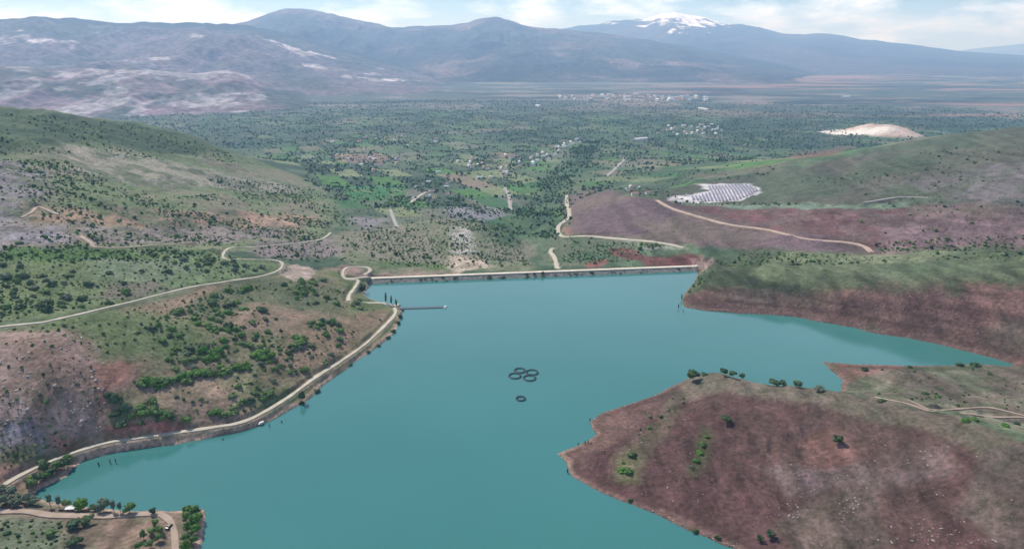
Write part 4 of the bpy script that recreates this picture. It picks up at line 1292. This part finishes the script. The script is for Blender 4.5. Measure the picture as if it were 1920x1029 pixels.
# rows of bright shrubs
HEDGE = [(262, 718, 3.2), (275, 714, 3.6), (290, 716, 3.4), (306, 712, 3.6), (322, 708, 3.2), (300, 722, 3.0), (338, 704, 3.4), (352, 700, 3.0), (368, 698, 3.2), (384, 695, 3.4), (400, 697, 3.2),
         (415, 693, 3.2), (430, 690, 3.4), (446, 687, 3.2), (462, 684, 3.0), (420, 700, 2.6), (350, 712, 2.6)]
for px, py, r in HEDGE:
    x, y, _ = g1_(px, py + 4)
    shrub(x, y, r, 'bright' if random.random() < 0.6 else 'mid', 'bright green bush in the long hedge row on the brown slope', 'long bright hedge row')
for px, py, r in [(380, 655, 3.4), (394, 660, 3.6), (408, 656, 3.2), (388, 668, 3.0), (404, 668, 2.6)]:
    x, y, _ = g1_(px, py + 4); shrub(x, y, r, 'bright', 'bright green bush in the small round clump above the hedge row', 'bright clump above the hedge row')
for px, py, r in [(480, 662, 3.4), (495, 658, 3.8), (508, 663, 3.4), (492, 668, 3.0), (555, 632, 3.2), (568, 638, 3.0)]:
    x, y, _ = g1_(px, py + 4); shrub(x, y, r, 'bright', 'bright green bush in the clump on the upper brown slope', 'bright clumps on the upper slope')
for px, py, r in [(272, 772, 3.0), (285, 768, 3.2), (298, 774, 2.8), (312, 778, 2.8), (306, 784, 2.4), (350, 783, 2.4)]:
    x, y, _ = g1_(px, py + 3); shrub(x, y, r, 'mid', 'green bush in the small thicket above the pink soil scar', 'thicket above the pink scar')
for px, py, r in [(203, 738, 2.2), (216, 746, 3.2), (236, 762, 2.6), (216, 774, 2.6), (228, 793, 2.8)]:
    x, y, _ = g1_(px, py + 3); shrub(x, y, r, 'dark', 'dark round bush standing beside the red soil gully', 'dark bushes by the red gully')
for px, py, r in [(404, 772, 2.8), (418, 774, 3.0), (432, 772, 2.8), (440, 762, 2.2), (452, 752, 2.6)]:
    x, y, _ = g1_(px, py + 3); shrub(x, y, r, 'mid', 'green bush in the thicket low on the slope near the shore road', 'low thicket by the shore road')
NSH = 44
Z_SLOPE_LOW = [(215, 700), (300, 640), (480, 650), (600, 640), (640, 660), (560, 730), (470, 780), (240, 800)]
Z_SLOPE_TOP = [(240, 620), (430, 540), (600, 520), (660, 555), (735, 590), (700, 620), (620, 660), (480, 650), (300, 640)]
Z_PLAT = [(-30, 492), (430, 488), (505, 505), (420, 521), (240, 563), (-30, 604)]
def scatter(px, n, mind, tones, sizes, labels, group, dens):
    Q = off_road(zone_pts(px, n, mind, dens))
    for q in Q:
        tone = random.choice(tones)
        r = random.uniform(*sizes)
        if random.random() < 0.25: r *= 1.35
        shrub(q[0], q[1], r, tone, labels[tone], group + (' ' + tone))
    return len(Q)
scatter(Z_SLOPE_LOW, 72, 5.5, ['dark', 'mid', 'mid', 'grey'], (1.1, 2.4), {'dark': 'dark green shrub scattered on the lower brown slope above the shore road', 'mid': 'mid green shrub scattered on the lower brown slope above the shore road',
    'grey': 'dull grey green shrub scattered on the lower brown slope above the shore road'}, 'lower slope shrubs', clump(40, 3))
scatter(Z_SLOPE_TOP, 96, 5.5, ['dark', 'mid', 'mid', 'bright'], (1.5, 3.0), {'dark': 'dark green shrub on the upper slope between track and shore road', 'mid': 'mid green shrub on the upper slope between track and shore road',
    'bright': 'bright green shrub on the upper slope between track and shore road'}, 'upper slope shrubs', clump(40, 5))
scatter(Z_PLAT, 62, 9, ['dark', 'dark', 'mid', 'grey'], (1.7, 3.2), {'dark': 'dark green shrub on the pale grassy plateau beyond the track', 'mid': 'mid green shrub on the pale grassy plateau beyond the track',
    'grey': 'grey green shrub on the pale grassy plateau beyond the track'}, 'plateau shrubs', clump(60, 7))
for px, py, r, tone, lab in [(1620, 694, 2.2, 'dark', 'dark shrub on the low point behind the headland'), (1705, 689, 1.8, 'dark', 'dark shrub at the water edge of the low point'),
        (1800, 686, 2.4, 'dark', 'dark shrub at the inlet edge, left one of two'), (1830, 686, 2.8, 'dark', 'larger dark shrub at the inlet edge, right one of two'),
        (1654, 752, 2.0, 'dark', 'dark shrub at the start of the headland track'), (1735, 738, 1.6, 'dark', 'dark shrub left of centre on the low land behind the headland'),
        (1755, 745, 1.8, 'mid', 'mid green shrub beside the headland track'), (1810, 790, 2.0, 'bright', 'bright green shrub on the verge of the headland track'),
        (1825, 788, 1.8, 'mid', 'mid green shrub touching the bright green shrub on the track verge'), (1905, 796, 2.0, 'dark', 'dark shrub where the headland track leaves the picture'),
        (1885, 800, 1.7, 'bright', 'yellow green shrub near the end of the headland track'), (1855, 702, 1.8, 'dark', 'dark shrub on the far side of the low land behind the headland'),
        (1185, 855, 2.3, 'dark', 'dark shrub above the yellowish shrubs near the headland tip'), (1168, 882, 2.2, 'bright', 'yellowish shrub near the headland tip, left one of two'),
        (1180, 888, 2.4, 'mid', 'green shrub near the headland tip, right one of two'), (1318, 835, 1.7, 'mid', 'green shrub at the top of the shrub streak on the headland'),
        (1312, 850, 2.0, 'bright', 'bright shrub in the middle of the shrub streak on the headland'), (1306, 866, 1.9, 'bright', 'bright shrub at the foot of the shrub streak on the headland'),
        (1218, 802, 1.6, 'mid', 'small green shrub on the ridge of the headland near the cape'), (1240, 782, 1.5, 'dark', 'small dark shrub on the ridge of the headland'),
        (1325, 820, 1.3, 'mid', 'topmost small shrub of the streak on the headland'), (1298, 878, 1.3, 'grey', 'lowest grey green shrub of the streak on the headland'),
        (1322, 703, 2.2, 'dark', 'low dark shrub beside the large tree on the headland crest'), (1420, 716, 2.0, 'dark', 'low dark shrub on the headland crest left of the broad tree'),
        (1182, 938, 1.4, 'dark', 'small dark shrub on the waterline of the headland'), (1305, 996, 1.5, 'dark', 'dark shrub on the lower waterline of the headland'),
        (1345, 1008, 1.3, 'dark', 'small dark shrub beside the water at the headland foot')]:
    x, y, _ = g1_(px, py); shrub(x, y, r, tone, lab)

for px, py, r in [(749, 594, 2.0), (747, 606, 2.2), (741, 622, 2.0), (731, 633, 1.8), (714, 648, 1.7), (697, 660, 1.5), (664, 684, 1.6), (603, 733, 1.8), (570, 756, 1.6)]:
    x, y, z = g1_(px, py)
    while z < 0.35 and px > 500:
        px -= 1.0; x, y, z = g1_(px, py)
    shrub(x, y, r, 'dark', 'dark waterside shrub on the strip between shore road and lake', 'waterside shrubs below the shore road')
for k in range(54):
    s_ = random.uniform(34, DLEN - 12); ac = random.uniform(-9.0, -3.8)
    o = shrub(A2[0] + dv[0] * s_ + dn[0] * ac, A2[1] + dv[1] * s_ + dn[1] * ac, random.uniform(0.5, 1.5), random.choice(['dark', 'mid', 'grey']), 'small shrub rooted in the grey stone face of the dam', 'shrubs on the dam face')
    o.location.z = 4.0 + (ac + 3.2) * 0.75 - 0.2

# ------------------------------------------------------------------ scrub and woods beyond counting: one mesh each
M_SCRUB = ground_mat('scrub_leaves', [(0.6, (0.72, 0.75, 0.7), (1.3, 1.28, 1.25))], bump=0.2)
def mass(name, Q, sizes, palette, seed, tall=0.85, nblob=3, leaves=8, ntemp=8, label=None, cat='scrub', geo=None):
    rg = np.random.default_rng(seed)
    temps = []
    for k in range(ntemp):
        b = geo(rg) if geo else crown_geo(rg, nblob, leaves, tall=tall, spread=0.5, leaf=0.24, sub=1, zmin=0.12)
        tri = []
        for f in b[1]:
            tri.append(f[:3])
            if len(f) == 4: tri.append((f[0], f[2], f[3]))
        temps.append((np.array(b[0]), np.array(tri)))
    vs_, fs_, cs_ = [], [], []
    off = 0
    zq = zat(Q[:, 0], Q[:, 1])
    pal = np.array(palette)
    for i in range(len(Q)):
        v, f = temps[rg.integers(ntemp)]
        r = sizes[0] * (sizes[1] / sizes[0]) ** (rg.uniform() ** 1.3) * (1.3 if rg.uniform() < 0.12 else 1)
        a = rg.uniform(0, 6.28)
        ca_, sa_ = math.cos(a), math.sin(a)
        h = r * rg.uniform(0.8, 1.2)
        vv = np.stack([(v[:, 0] * ca_ - v[:, 1] * sa_) * r + Q[i, 0], (v[:, 0] * sa_ + v[:, 1] * ca_) * r + Q[i, 1], v[:, 2] * h + zq[i] - 0.15 * r], 1)
        vs_.append(vv); fs_.append(f + off); off += len(v)
        c = pal[rg.integers(len(pal))] * rg.uniform(0.8, 1.2)
        cs_.append(np.broadcast_to(c, (len(v), 3)))
    V, F, Cc = np.concatenate(vs_).astype(np.float32), np.concatenate(fs_).astype(np.int32), np.concatenate(cs_)
    me = bpy.data.meshes.new(name)
    me.vertices.add(len(V)); me.vertices.foreach_set('co', V.ravel())
    me.loops.add(F.size); me.loops.foreach_set('vertex_index', F.ravel())
    me.polygons.add(len(F))
    me.polygons.foreach_set('loop_start', np.arange(0, F.size, 3, dtype=np.int32))
    me.polygons.foreach_set('loop_total', np.full(len(F), 3, dtype=np.int32))
    me.update(calc_edges=True)
    at = me.attributes.new('cover', 'FLOAT_COLOR', 'POINT')
    at.data.foreach_set('color', np.concatenate([Cc, np.ones((len(V), 1))], 1).astype(np.float32).ravel())
    me.materials.append(M_SCRUB)
    o = bpy.data.objects.new(name, me); COL.objects.link(o)
    tag(o, label, cat, None, 'stuff')
    return o
PD = [S(58, 82, 50), S(66, 90, 54), S(78, 98, 60), S(54, 74, 50)]
PM = [S(74, 104, 56), S(88, 114, 62), S(98, 120, 70), S(66, 92, 54)]
PF = [S(48, 72, 50), S(56, 82, 54), S(70, 98, 60), S(44, 64, 48), S(84, 110, 68)]
Qs = []
for px, n, md, dn_ in [
    ([(20, 618), (240, 582), (430, 535), (480, 560), (300, 620), (240, 680), (150, 645)], 170, 5, clump(35, 13, 0.4)), ([(-30, 560), (200, 545), (430, 505), (430, 522), (240, 566), (-30, 606)], 90, 5, clump(35, 15, 0.4)),
    (Z_SLOPE_LOW, 260, 3.5, clump(40, 3, 0.3)), (Z_SLOPE_TOP, 420, 3.5, clump(40, 5, 0.35)), (Z_PLAT, 520, 4, clump(60, 7, 0.35)),
    ([(-30, 840), (140, 832), (165, 838), (60, 872), (-30, 885)], 60, 3, None), ([(-20, 975), (120, 978), (130, 1035), (-60, 1050)], 80, 3, None),
    ([(0, 640), (170, 640), (190, 790), (90, 840), (0, 840)], 90, 4, clump(30, 9, 0.3)),
    ([(1640, 690), (1920, 690), (1990, 790), (1760, 760), (1640, 742)], 90, 4, clump(40, 11, 0.3)),
    ([(1220, 760), (1290, 730), (1330, 760), (1230, 850), (1150, 880)], 26, 4, None)]:
    q = off_road(zone_pts(px, n, md, dn_)); Qs.append(q)
mass('scrub', np.concatenate(Qs), (0.7, 2.5), PD + PM, 3, leaves=6, label='low scrub dotted over the near slopes')
Qs = []
for px, n, md, dn_ in [
    ([(-60, 300), (120, 300), (300, 370), (560, 360), (640, 400), (600, 460), (-60, 470)], 4200, 4, clump(60, 21, 0.25)),
    ([(-60, 210), (120, 222), (250, 236), (370, 268), (480, 310), (300, 300), (120, 290), (-60, 290)], 900, 6, clump(90, 23, 0.5)),
    ([(-60, 462), (260, 462), (430, 478), (440, 488), (-60, 492)], 420, 4, clump(50, 29, 0.6)),
    ([(470, 470), (600, 455), (640, 470), (600, 492), (520, 486)], 160, 5, clump(50, 33, 0.5)),
    ([(640, 430), (850, 400), (960, 430), (1000, 500), (860, 505), (640, 490)], 1300, 5, clump(60, 37, 0.35)),
    ([(1060, 445), (1260, 462), (1180, 490), (1050, 500)], 320, 5, clump(60, 39, 0.5)),
    ([(1330, 495), (1400, 475), (1640, 480), (1920, 470), (1920, 485), (1700, 492), (1420, 500)], 260, 5, clump(60, 41, 0.4)),
    ([(1290, 552), (1310, 520), (1345, 505), (1330, 525)], 46, 3.5, None),
    ([(1640, 455), (1920, 440), (1920, 465), (1650, 476)], 200, 5, clump(60, 43, 0.5)),
    ([(1500, 340), (1900, 250), (1990, 300), (1990, 440), (1650, 440)], 260, 8, clump(80, 47, 0.15)),
    ([(1110, 350), (1240, 355), (1280, 376), (1200, 372)], 160, 6, None),
    ([(380, 330), (560, 350), (640, 355), (760, 372), (900, 385), (960, 400), (850, 408), (740, 415), (640, 425), (600, 395), (450, 370)], 1500, 6, clump(70, 51, 0.3)),
    ([(1150, 330), (1300, 310), (1480, 298), (1440, 330), (1240, 352)], 260, 8, clump(80, 53, 0.2)),
    ([(1260, 378), (1500, 383), (1460, 386), (1270, 384)], 90, 5, None)]:
    q = off_road(zone_pts(px, n, md, dn_)); Qs.append(q)
mass('hillside_scrub', np.concatenate(Qs), (1.0, 4.2), PD + PM, 5, nblob=2, leaves=5, label='bushes covering the rocky hill and valley sides')
rgf = np.random.default_rng(77)
n0 = 90000
tt_ = rgf.uniform(-0.70, 0.70, n0)
rr_ = np.sqrt(rgf.uniform(1050 ** 2, 5000 ** 2, n0))
xq, yq = rr_ * np.sin(tt_), rr_ * np.cos(tt_)
zq = zat(xq, yq)
wd = fbm(xq / 70, yq / 70, 4, 101) - 0.3 * fbm(xq / 300, yq / 420, 4, 171)
nq = 0.3 * fbm(xq / 300, yq / 420, 4, 171)
uq, vq = (xq * ca + yq * sa) / 62 + nq, (-xq * sa + yq * ca) / 110 + nq
hedge = np.minimum(np.abs(uq - np.round(uq)) * 62, np.abs(vq - np.round(vq)) * 110) < 6.5
plot = _hash(np.floor(uq), np.floor(vq), 9) < 0.5
okf = (zq < -22) & (hedge | ((wd < 0.10) & ~plot) | (wd < -0.25)) & (np.hypot((xq - qx) / 130, (yq - qy) / 190) > 1)
keep = rgf.uniform(0, 1, n0) < np.clip(1.2 - rr_ / 6500, 0.2, 1)
Qf = np.stack([xq, yq], 1)[okf & keep][:26000]
gor = zone_pts([(1000, 445), (965, 462), (925, 452), (905, 430), (960, 408), (995, 375), (1015, 345), (1040, 315), (1072, 288), (1098, 262), (1128, 262), (1108, 300), (1085, 340), (1064, 372), (1056, 420), (1045, 450)], 700, 7, clump(90, 57, 0.25))
Qf = np.concatenate([Qf, gor])
mass('valley_woods', Qf, (3.0, 6.5), PF, 9, tall=1.2, nblob=2, leaves=3, label='woods and hedgerow trees spread over the valley floor', cat='woods')

def rock_geo(rg):
    v, f = ico(1)
    v = v * (1 + rg.uniform(-0.35, 0.35, (len(v), 1))) * np.array([1.0, 0.8, 0.55])
    return v, f
PR = [S(168, 160, 160), S(150, 142, 140), S(180, 172, 168), S(140, 126, 122)]
PRR = [S(134, 106, 100), S(148, 126, 122), S(120, 94, 88), S(152, 138, 136)]
def rubble(zones, sizes, pal, seed, label):
    mass('rubble', np.concatenate([off_road(zone_pts(*z)) for z in zones]), sizes, pal, seed, label=label, cat='rubble', geo=rock_geo)
rubble([([(-20, 640), (120, 620), (180, 645), (200, 720), (195, 800), (130, 838), (-20, 850)], 220, 1.5, clump(16, 91, 0.3)),
        ([(-60, 300), (0, 300), (90, 320), (110, 350), (40, 400), (0, 470), (-60, 470)], 1300, 2.0, clump(40, 92, 0.3)),
        ([(110, 270), (260, 290), (400, 320), (560, 350), (560, 365), (350, 352), (230, 345), (140, 330)], 1500, 2.5, clump(50, 93, 0.25)),
        ([(0, 415), (220, 425), (500, 420), (560, 440), (420, 455), (200, 460), (0, 462)], 1200, 2.0, clump(30, 94, 0.3)),
        ([(840, 425), (890, 425), (900, 475), (930, 500), (850, 505), (855, 470)], 400, 2.0, clump(20, 95, 0.4))], (0.4, 1.5), PR, 21, 'loose grey stones strewn over the rocky left hillsides')
rubble([([(1640, 400), (1800, 398), (1960, 405), (1960, 450), (1660, 468)], 1300, 2.0, clump(30, 96, 0.25)),
        ([(1300, 570), (1330, 550), (1600, 550), (1960, 545), (1960, 690), (1700, 632), (1500, 594)], 900, 1.6, clump(22, 97, 0.15)),
        ([(1480, 860), (1600, 800), (1800, 830), (1900, 900), (1900, 1035), (1560, 1035), (1430, 960)], 340, 0.9, clump(10, 98, 0.05)),
        ([(1090, 850), (1180, 790), (1300, 760), (1330, 900), (1300, 980), (1180, 935)], 140, 1.0, clump(9, 99, 0.1))], (0.18, 0.75), PRR, 23, 'loose reddish stones strewn over the bare right slopes')
mass('tussocks', np.concatenate([zone_pts([(1060, 860), (1130, 780), (1300, 712), (1580, 745), (1800, 795), (1960, 870), (1960, 1035), (1400, 1035), (1180, 935)], 800, 1.2, clump(14, 88, 0.1)),
      zone_pts([(1300, 575), (1340, 530), (1600, 530), (1960, 520), (1960, 670), (1700, 628), (1500, 592)], 700, 2.0, clump(25, 89, 0.25))]), (0.25, 0.8), [S(92, 96, 72), S(104, 104, 78), S(80, 86, 64)], 31, nblob=1, leaves=4, label='dry grass tussocks on the bare right slopes', cat='grass')

# ------------------------------------------------------------------ houses
M_WALLW = plain_mat('white_render', S(222, 220, 214), 0.8, 0.06, 0.5)
M_WALLC = plain_mat('cream_render', S(206, 194, 176), 0.8, 0.08, 0.5)
M_ROOFR = plain_mat('red_tile_roof', S(158, 116, 102), 0.85, 0.15, 0.6)
M_ROOFG = plain_mat('grey_sheet_roof', S(188, 190, 194), 0.6, 0.1, 0.4)
HP = []
for wm, rm_ in ((M_WALLW, M_ROOFR), (M_WALLW, M_ROOFG), (M_WALLC, M_ROOFR)):
    e = bpy.data.objects.new('house', None)
    mb = MB(); mb.box(-5, 5, -4, 4, -4, 5.5)
    mb.add([(-5, -4, 5.5), (-5, 4, 5.5), (-5, 0, 7.6)], [(0, 2, 1)]); mb.add([(5, -4, 5.5), (5, 4, 5.5), (5, 0, 7.6)], [(0, 1, 2)])
    wl = tmesh('wall', mb.v, mb.f, wm)
    mb = MB()
    mb.add([(-5.5, -4.6, 5.2), (5.5, -4.6, 5.2), (5.5, 0, 7.75), (-5.5, 0, 7.75), (-5.5, 4.6, 5.2), (5.5, 4.6, 5.2), (-5.5, -4.6, 5.4), (5.5, -4.6, 5.4), (5.5, 0, 7.95), (-5.5, 0, 7.95), (-5.5, 4.6, 5.4), (5.5, 4.6, 5.4)],
           [(6, 7, 8, 9), (9, 8, 11, 10), (3, 2, 1, 0), (4, 5, 2, 3), (0, 1, 7, 6), (5, 4, 10, 11), (0, 6, 9, 3), (3, 9, 10, 4), (1, 2, 8, 7), (2, 5, 11, 8)])
    rf = tmesh('roof', mb.v, mb.f, rm_)
    bpy.data.objects.remove(e)
    HP.append((wl, rf))
def house(x, y, k, sx, sy, sz, label, group):
    wl, rf = HP[k]
    e = empty('house', (x, y, float(zat(x, y))), random.choice([0.2, 0.5, 1.1, 1.7, 2.0]) + random.uniform(-.15, .15))
    e.scale = (sx, sy, sz)
    tag(e, label, 'house', group)
    for nm, me_ in (('wall', wl), ('roof', rf)):
        o = bpy.data.objects.new(nm, me_); COL.objects.link(o); o.parent = e
VILL = [([(850, 300), (960, 290), (1000, 300), (960, 340), (870, 345)], 30, 22, (0.8, 1.3), [0, 1, 1, 2], 'small pale house among the trees of the middle valley village', 'middle valley village'),
        ([(985, 298), (1080, 262), (1095, 268), (1040, 295), (1000, 312)], 26, 20, (0.9, 1.4), [1, 1, 0], 'small white house in the line of houses along the gorge edge', 'houses along the gorge edge'),
        ([(620, 292), (740, 288), (760, 305), (700, 322), (640, 306)], 30, 22, (0.8, 1.3), [0, 2, 1], 'small house in the red roofed village on the left of the valley', 'red roofed village'),
        ([(1240, 236), (1350, 234), (1360, 252), (1260, 254)], 28, 30, (1.0, 1.6), [1, 0, 1], 'small white house in the hamlet left of the quarry', 'hamlet by the quarry'),
        ([(1040, 180), (1180, 178), (1330, 183), (1330, 190), (1200, 192), (1060, 188)], 90, 40, (1.6, 3.2), [1, 0, 2, 1], 'pale building in the distant town at the foot of the mountains', 'distant town'),
        ([(600, 255), (860, 250), (860, 280), (600, 285)], 14, 40, (0.8, 1.3), [0, 1], 'lone pale farmhouse in the green middle valley', 'valley farmhouses'),
        ([(780, 325), (860, 320), (840, 370), (760, 375)], 12, 25, (0.7, 1.0), [0, 1, 1], 'small pale farmhouse beside the fields behind the dam', 'field farmhouses'),
        ([(1155, 350), (1215, 350), (1215, 366), (1165, 366)], 7, 12, (0.7, 1.0), [1, 0], 'small white shed beside the solar terrace', 'sheds beside the solar terrace')]
for px, n, md, sc_, ks, lab, grp in VILL:
    for q in zone_pts(px, n, md):
        s_ = random.uniform(*sc_)
        s_ *= 0.78
        house(q[0], q[1], random.choice(ks), s_ * random.uniform(0.9, 1.7), s_, s_ * 0.95, lab, grp)
x, y, _ = g1_(1200, 263); house(x, y, 1, 6.0, 2.2, 1.2, 'long low white shed standing alone in the valley fields', None)
x, y, _ = g1_(1320, 206); house(x, y, 1, 9.0, 3.0, 1.4, 'very long white hall near the distant town', None)
x, y, _ = g1_(1010, 200); house(x, y, 1, 6.0, 3.0, 1.4, 'long white hall left of the distant town', None)
x, y, _ = g1_(1585, 183); house(x, y, 1, 7.0, 3.0, 1.4, 'long white hall on the plain right of the distant town', None)

# ------------------------------------------------------------------ small things near the shore
M_CARW = plain_mat('white_car_paint', S(224, 224, 222), 0.35, 0.04, 1.0)
M_CARB = plain_mat('black_car_paint', S(30, 30, 34), 0.3, 0.05, 1.0)
M_TYRE = plain_mat('tyre', S(28, 28, 28), 0.9, 0.05, 3.0)
def car(px, py, rz, mat, label, van=False):
    x, y, z = g1_(px, py)
    e = empty('van' if van else 'car', (x, y, z + 0.15), rz)
    tag(e, label, 'van' if van else 'car')
    if van: e.scale = (0.8, 0.8, 0.8)
    prof = [(-2.1, 0.35), (-2.15, 0.8), (-1.9, 1.0), (-1.1, 1.05), (-0.6, 1.5), (0.9, 1.52), (1.7, 1.05), (2.1, 0.95), (2.15, 0.4)] if not van else \
           [(-2.3, 0.35), (-2.4, 0.9), (-2.1, 1.15), (-1.5, 2.0), (-1.2, 2.1), (2.3, 2.1), (2.4, 0.4)]
    V = [(a, -0.85 + (0.12 if b > 1.2 else 0), b) for a, b in prof] + [(a, 0.85 - (0.12 if b > 1.2 else 0), b) for a, b in prof]
    n = len(prof)
    F = [tuple(range(n)), tuple(range(2 * n - 1, n - 1, -1))] + [(k, k + n, (k + 1) % n + n, (k + 1) % n) for k in range(n)]
    mesh_object('body', V, F, mat, e)
    mb = MB(); mb.box(-0.75, 1.2, -0.87, 0.87, 1.08, 1.42, 0, 0.11) if not van else mb.box(-1.7, -0.4, -0.88, 0.88, 1.3, 1.85, 0, 0.09)
    mb.build('window', M_DARK, e)
    for sx in (-1.35, 1.35):
        for sy in (-0.82, 0.82):
            mb = MB(); mb.tube([(sx, sy - 0.1, 0.32), (sx, sy + 0.1, 0.32)], 0.34, 14); mb.build('wheel', M_TYRE, e)
car(490, 795, 0.9, M_CARW, 'small white van parked below the shore road at the water', True)
car(754, 583, 0.3, M_CARB, 'dark car parked on the gravel at the jetty root')
car(317, 989, 1.3, M_CARB, 'black car parked beside the bend of the spit road')
x, y, z = g1_(135, 957)
e = empty('shelter', (x, y, z), 0.1); tag(e, 'white roofed open shelter among the trees on the spit', 'shelter')
for sx in (-2.3, 2.3):
    for sy in (-1.4, 1.4):
        mb = MB(); mb.tube([(sx, sy, -0.5), (sx, sy, 2.3)], 0.07, 6); mb.build('post', M_STEEL, e)
mb = MB(); mb.add([(-2.7, -1.8, 2.25), (2.7, -1.8, 2.25), (2.7, 0, 2.95), (-2.7, 0, 2.95), (2.7, 1.8, 2.25), (-2.7, 1.8, 2.25), (-2.7, -1.8, 2.35), (2.7, -1.8, 2.35), (2.7, 0, 3.05), (-2.7, 0, 3.05), (2.7, 1.8, 2.35), (-2.7, 1.8, 2.35)],
    [(6, 7, 8, 9), (9, 8, 10, 11), (3, 2, 1, 0), (5, 4, 2, 3), (0, 1, 7, 6), (4, 5, 11, 10), (0, 6, 9, 3), (3, 9, 11, 5), (1, 2, 8, 7), (2, 4, 10, 8)]); mb.build('roof', M_WHITE, e)
# stones along the waterline
rgs = np.random.default_rng(404)
ks = rgs.integers(0, len(LAKE), 9000)
tk = rgs.uniform(0, 1, 9000)[:, None]
lp = LAKE[ks] * (1 - tk) + LAKE[(ks + 1) % len(LAKE)] * tk - nrm[ks] * 0
lp = lp + nrm[ks] * np.abs(rgs.normal(0.6, 1.3, 9000))[:, None]
okl = (np.hypot(lp[:, 0], lp[:, 1]) > 300) & (zat(lp[:, 0], lp[:, 1]) > -0.25) & (zat(lp[:, 0], lp[:, 1]) < 3.0) & (fbm(lp[:, 0] / 12, lp[:, 1] / 12, 3, 71) > -0.1)
mass('shore_stones', lp[okl][:4200], (0.15, 0.6), [S(150, 130, 118), S(128, 106, 98), S(168, 150, 138), S(104, 88, 80)], 41, label='stones scattered along the waterline of the lake', cat='stones', geo=rock_geo)
# boulders on the headland
M_ROCK = plain_mat('pale_rock', S(142, 130, 127), 0.95, 0.2, 0.8)
iv, jf = ico(2)
BT = []
for k in range(4):
    rg = np.random.default_rng(60 + k)
    v = iv * (1 + 0.35 * fbm(iv[:, 0] * 1.6 + k * 5, iv[:, 1] * 1.6 + iv[:, 2] * 1.3, 3, 70 + k)[:, None]) * np.array([1.0, 0.75, 0.6])
    BT.append(tmesh('boulder', v, jf, M_ROCK))
for px, n, lab, grp in [([(1560, 935), (1610, 930), (1615, 960), (1570, 965)], 14, 'pale boulder in the white rocky patch low on the headland', 'boulders in the white patch'),
                        ([(1460, 930), (1500, 925), (1500, 975), (1460, 975)], 12, 'pale boulder in the small outcrop left of the white rocky patch', 'boulders in the small outcrop'),
                        ([(1640, 985), (1880, 985), (1880, 1035), (1640, 1035)], 22, 'pale boulder along the lower right edge of the headland', 'boulders at the headland foot'),
                        ([(1700, 840), (1780, 845), (1770, 880), (1700, 870)], 12, 'pale boulder in the ledge high on the headland', 'boulders on the high ledge')]:
    for q in zone_pts(px, n, 1.2):
        o = bpy.data.objects.new('boulder', random.choice(BT)); COL.objects.link(o)
        s_ = random.uniform(0.35, 0.9)
        o.location = (q[0], q[1], float(zat(q[0], q[1])) + 0.05)
        o.scale = (s_ * random.uniform(0.8, 1.5), s_, s_ * random.uniform(0.7, 1.1)); o.rotation_euler = (random.uniform(-.3, .3), random.uniform(-.3, .3), random.uniform(0, 6.28))
        tag(o, lab, 'boulder', grp)

# ------------------------------------------------------------------ haze
HZ = bpy.data.materials.new('haze_air')
HZ.use_nodes = True
ht = HZ.node_tree
for n in list(ht.nodes):
    if n.type == 'BSDF_PRINCIPLED':
        ht.nodes.remove(n)
pv = ht.nodes.new('ShaderNodeVolumePrincipled')
pv.inputs['Color'].default_value = (0.36, 0.60, 1.0, 1)
pv.inputs['Density'].default_value = 6.5e-5
pv.inputs['Anisotropy'].default_value = 0.2
pv.inputs['Density Attribute'].default_value = ''
pv.inputs['Absorption Color'].default_value = (1, 1, 1, 1)
ht.links.new(pv.outputs['Volume'], [n for n in ht.nodes if n.type == 'OUTPUT_MATERIAL'][0].inputs['Volume'])
hb = bmesh.new()
bmesh.ops.create_cube(hb, size=1.0)
hm = bpy.data.meshes.new('haze'); hb.to_mesh(hm); hb.free()
hm.materials.append(HZ)
haze = bpy.data.objects.new('haze', hm); COL.objects.link(haze)
haze.scale = (66000, 48000, 1760)
haze.location = (0, 18500, -140 + 880)
tag(haze, kind='stuff')
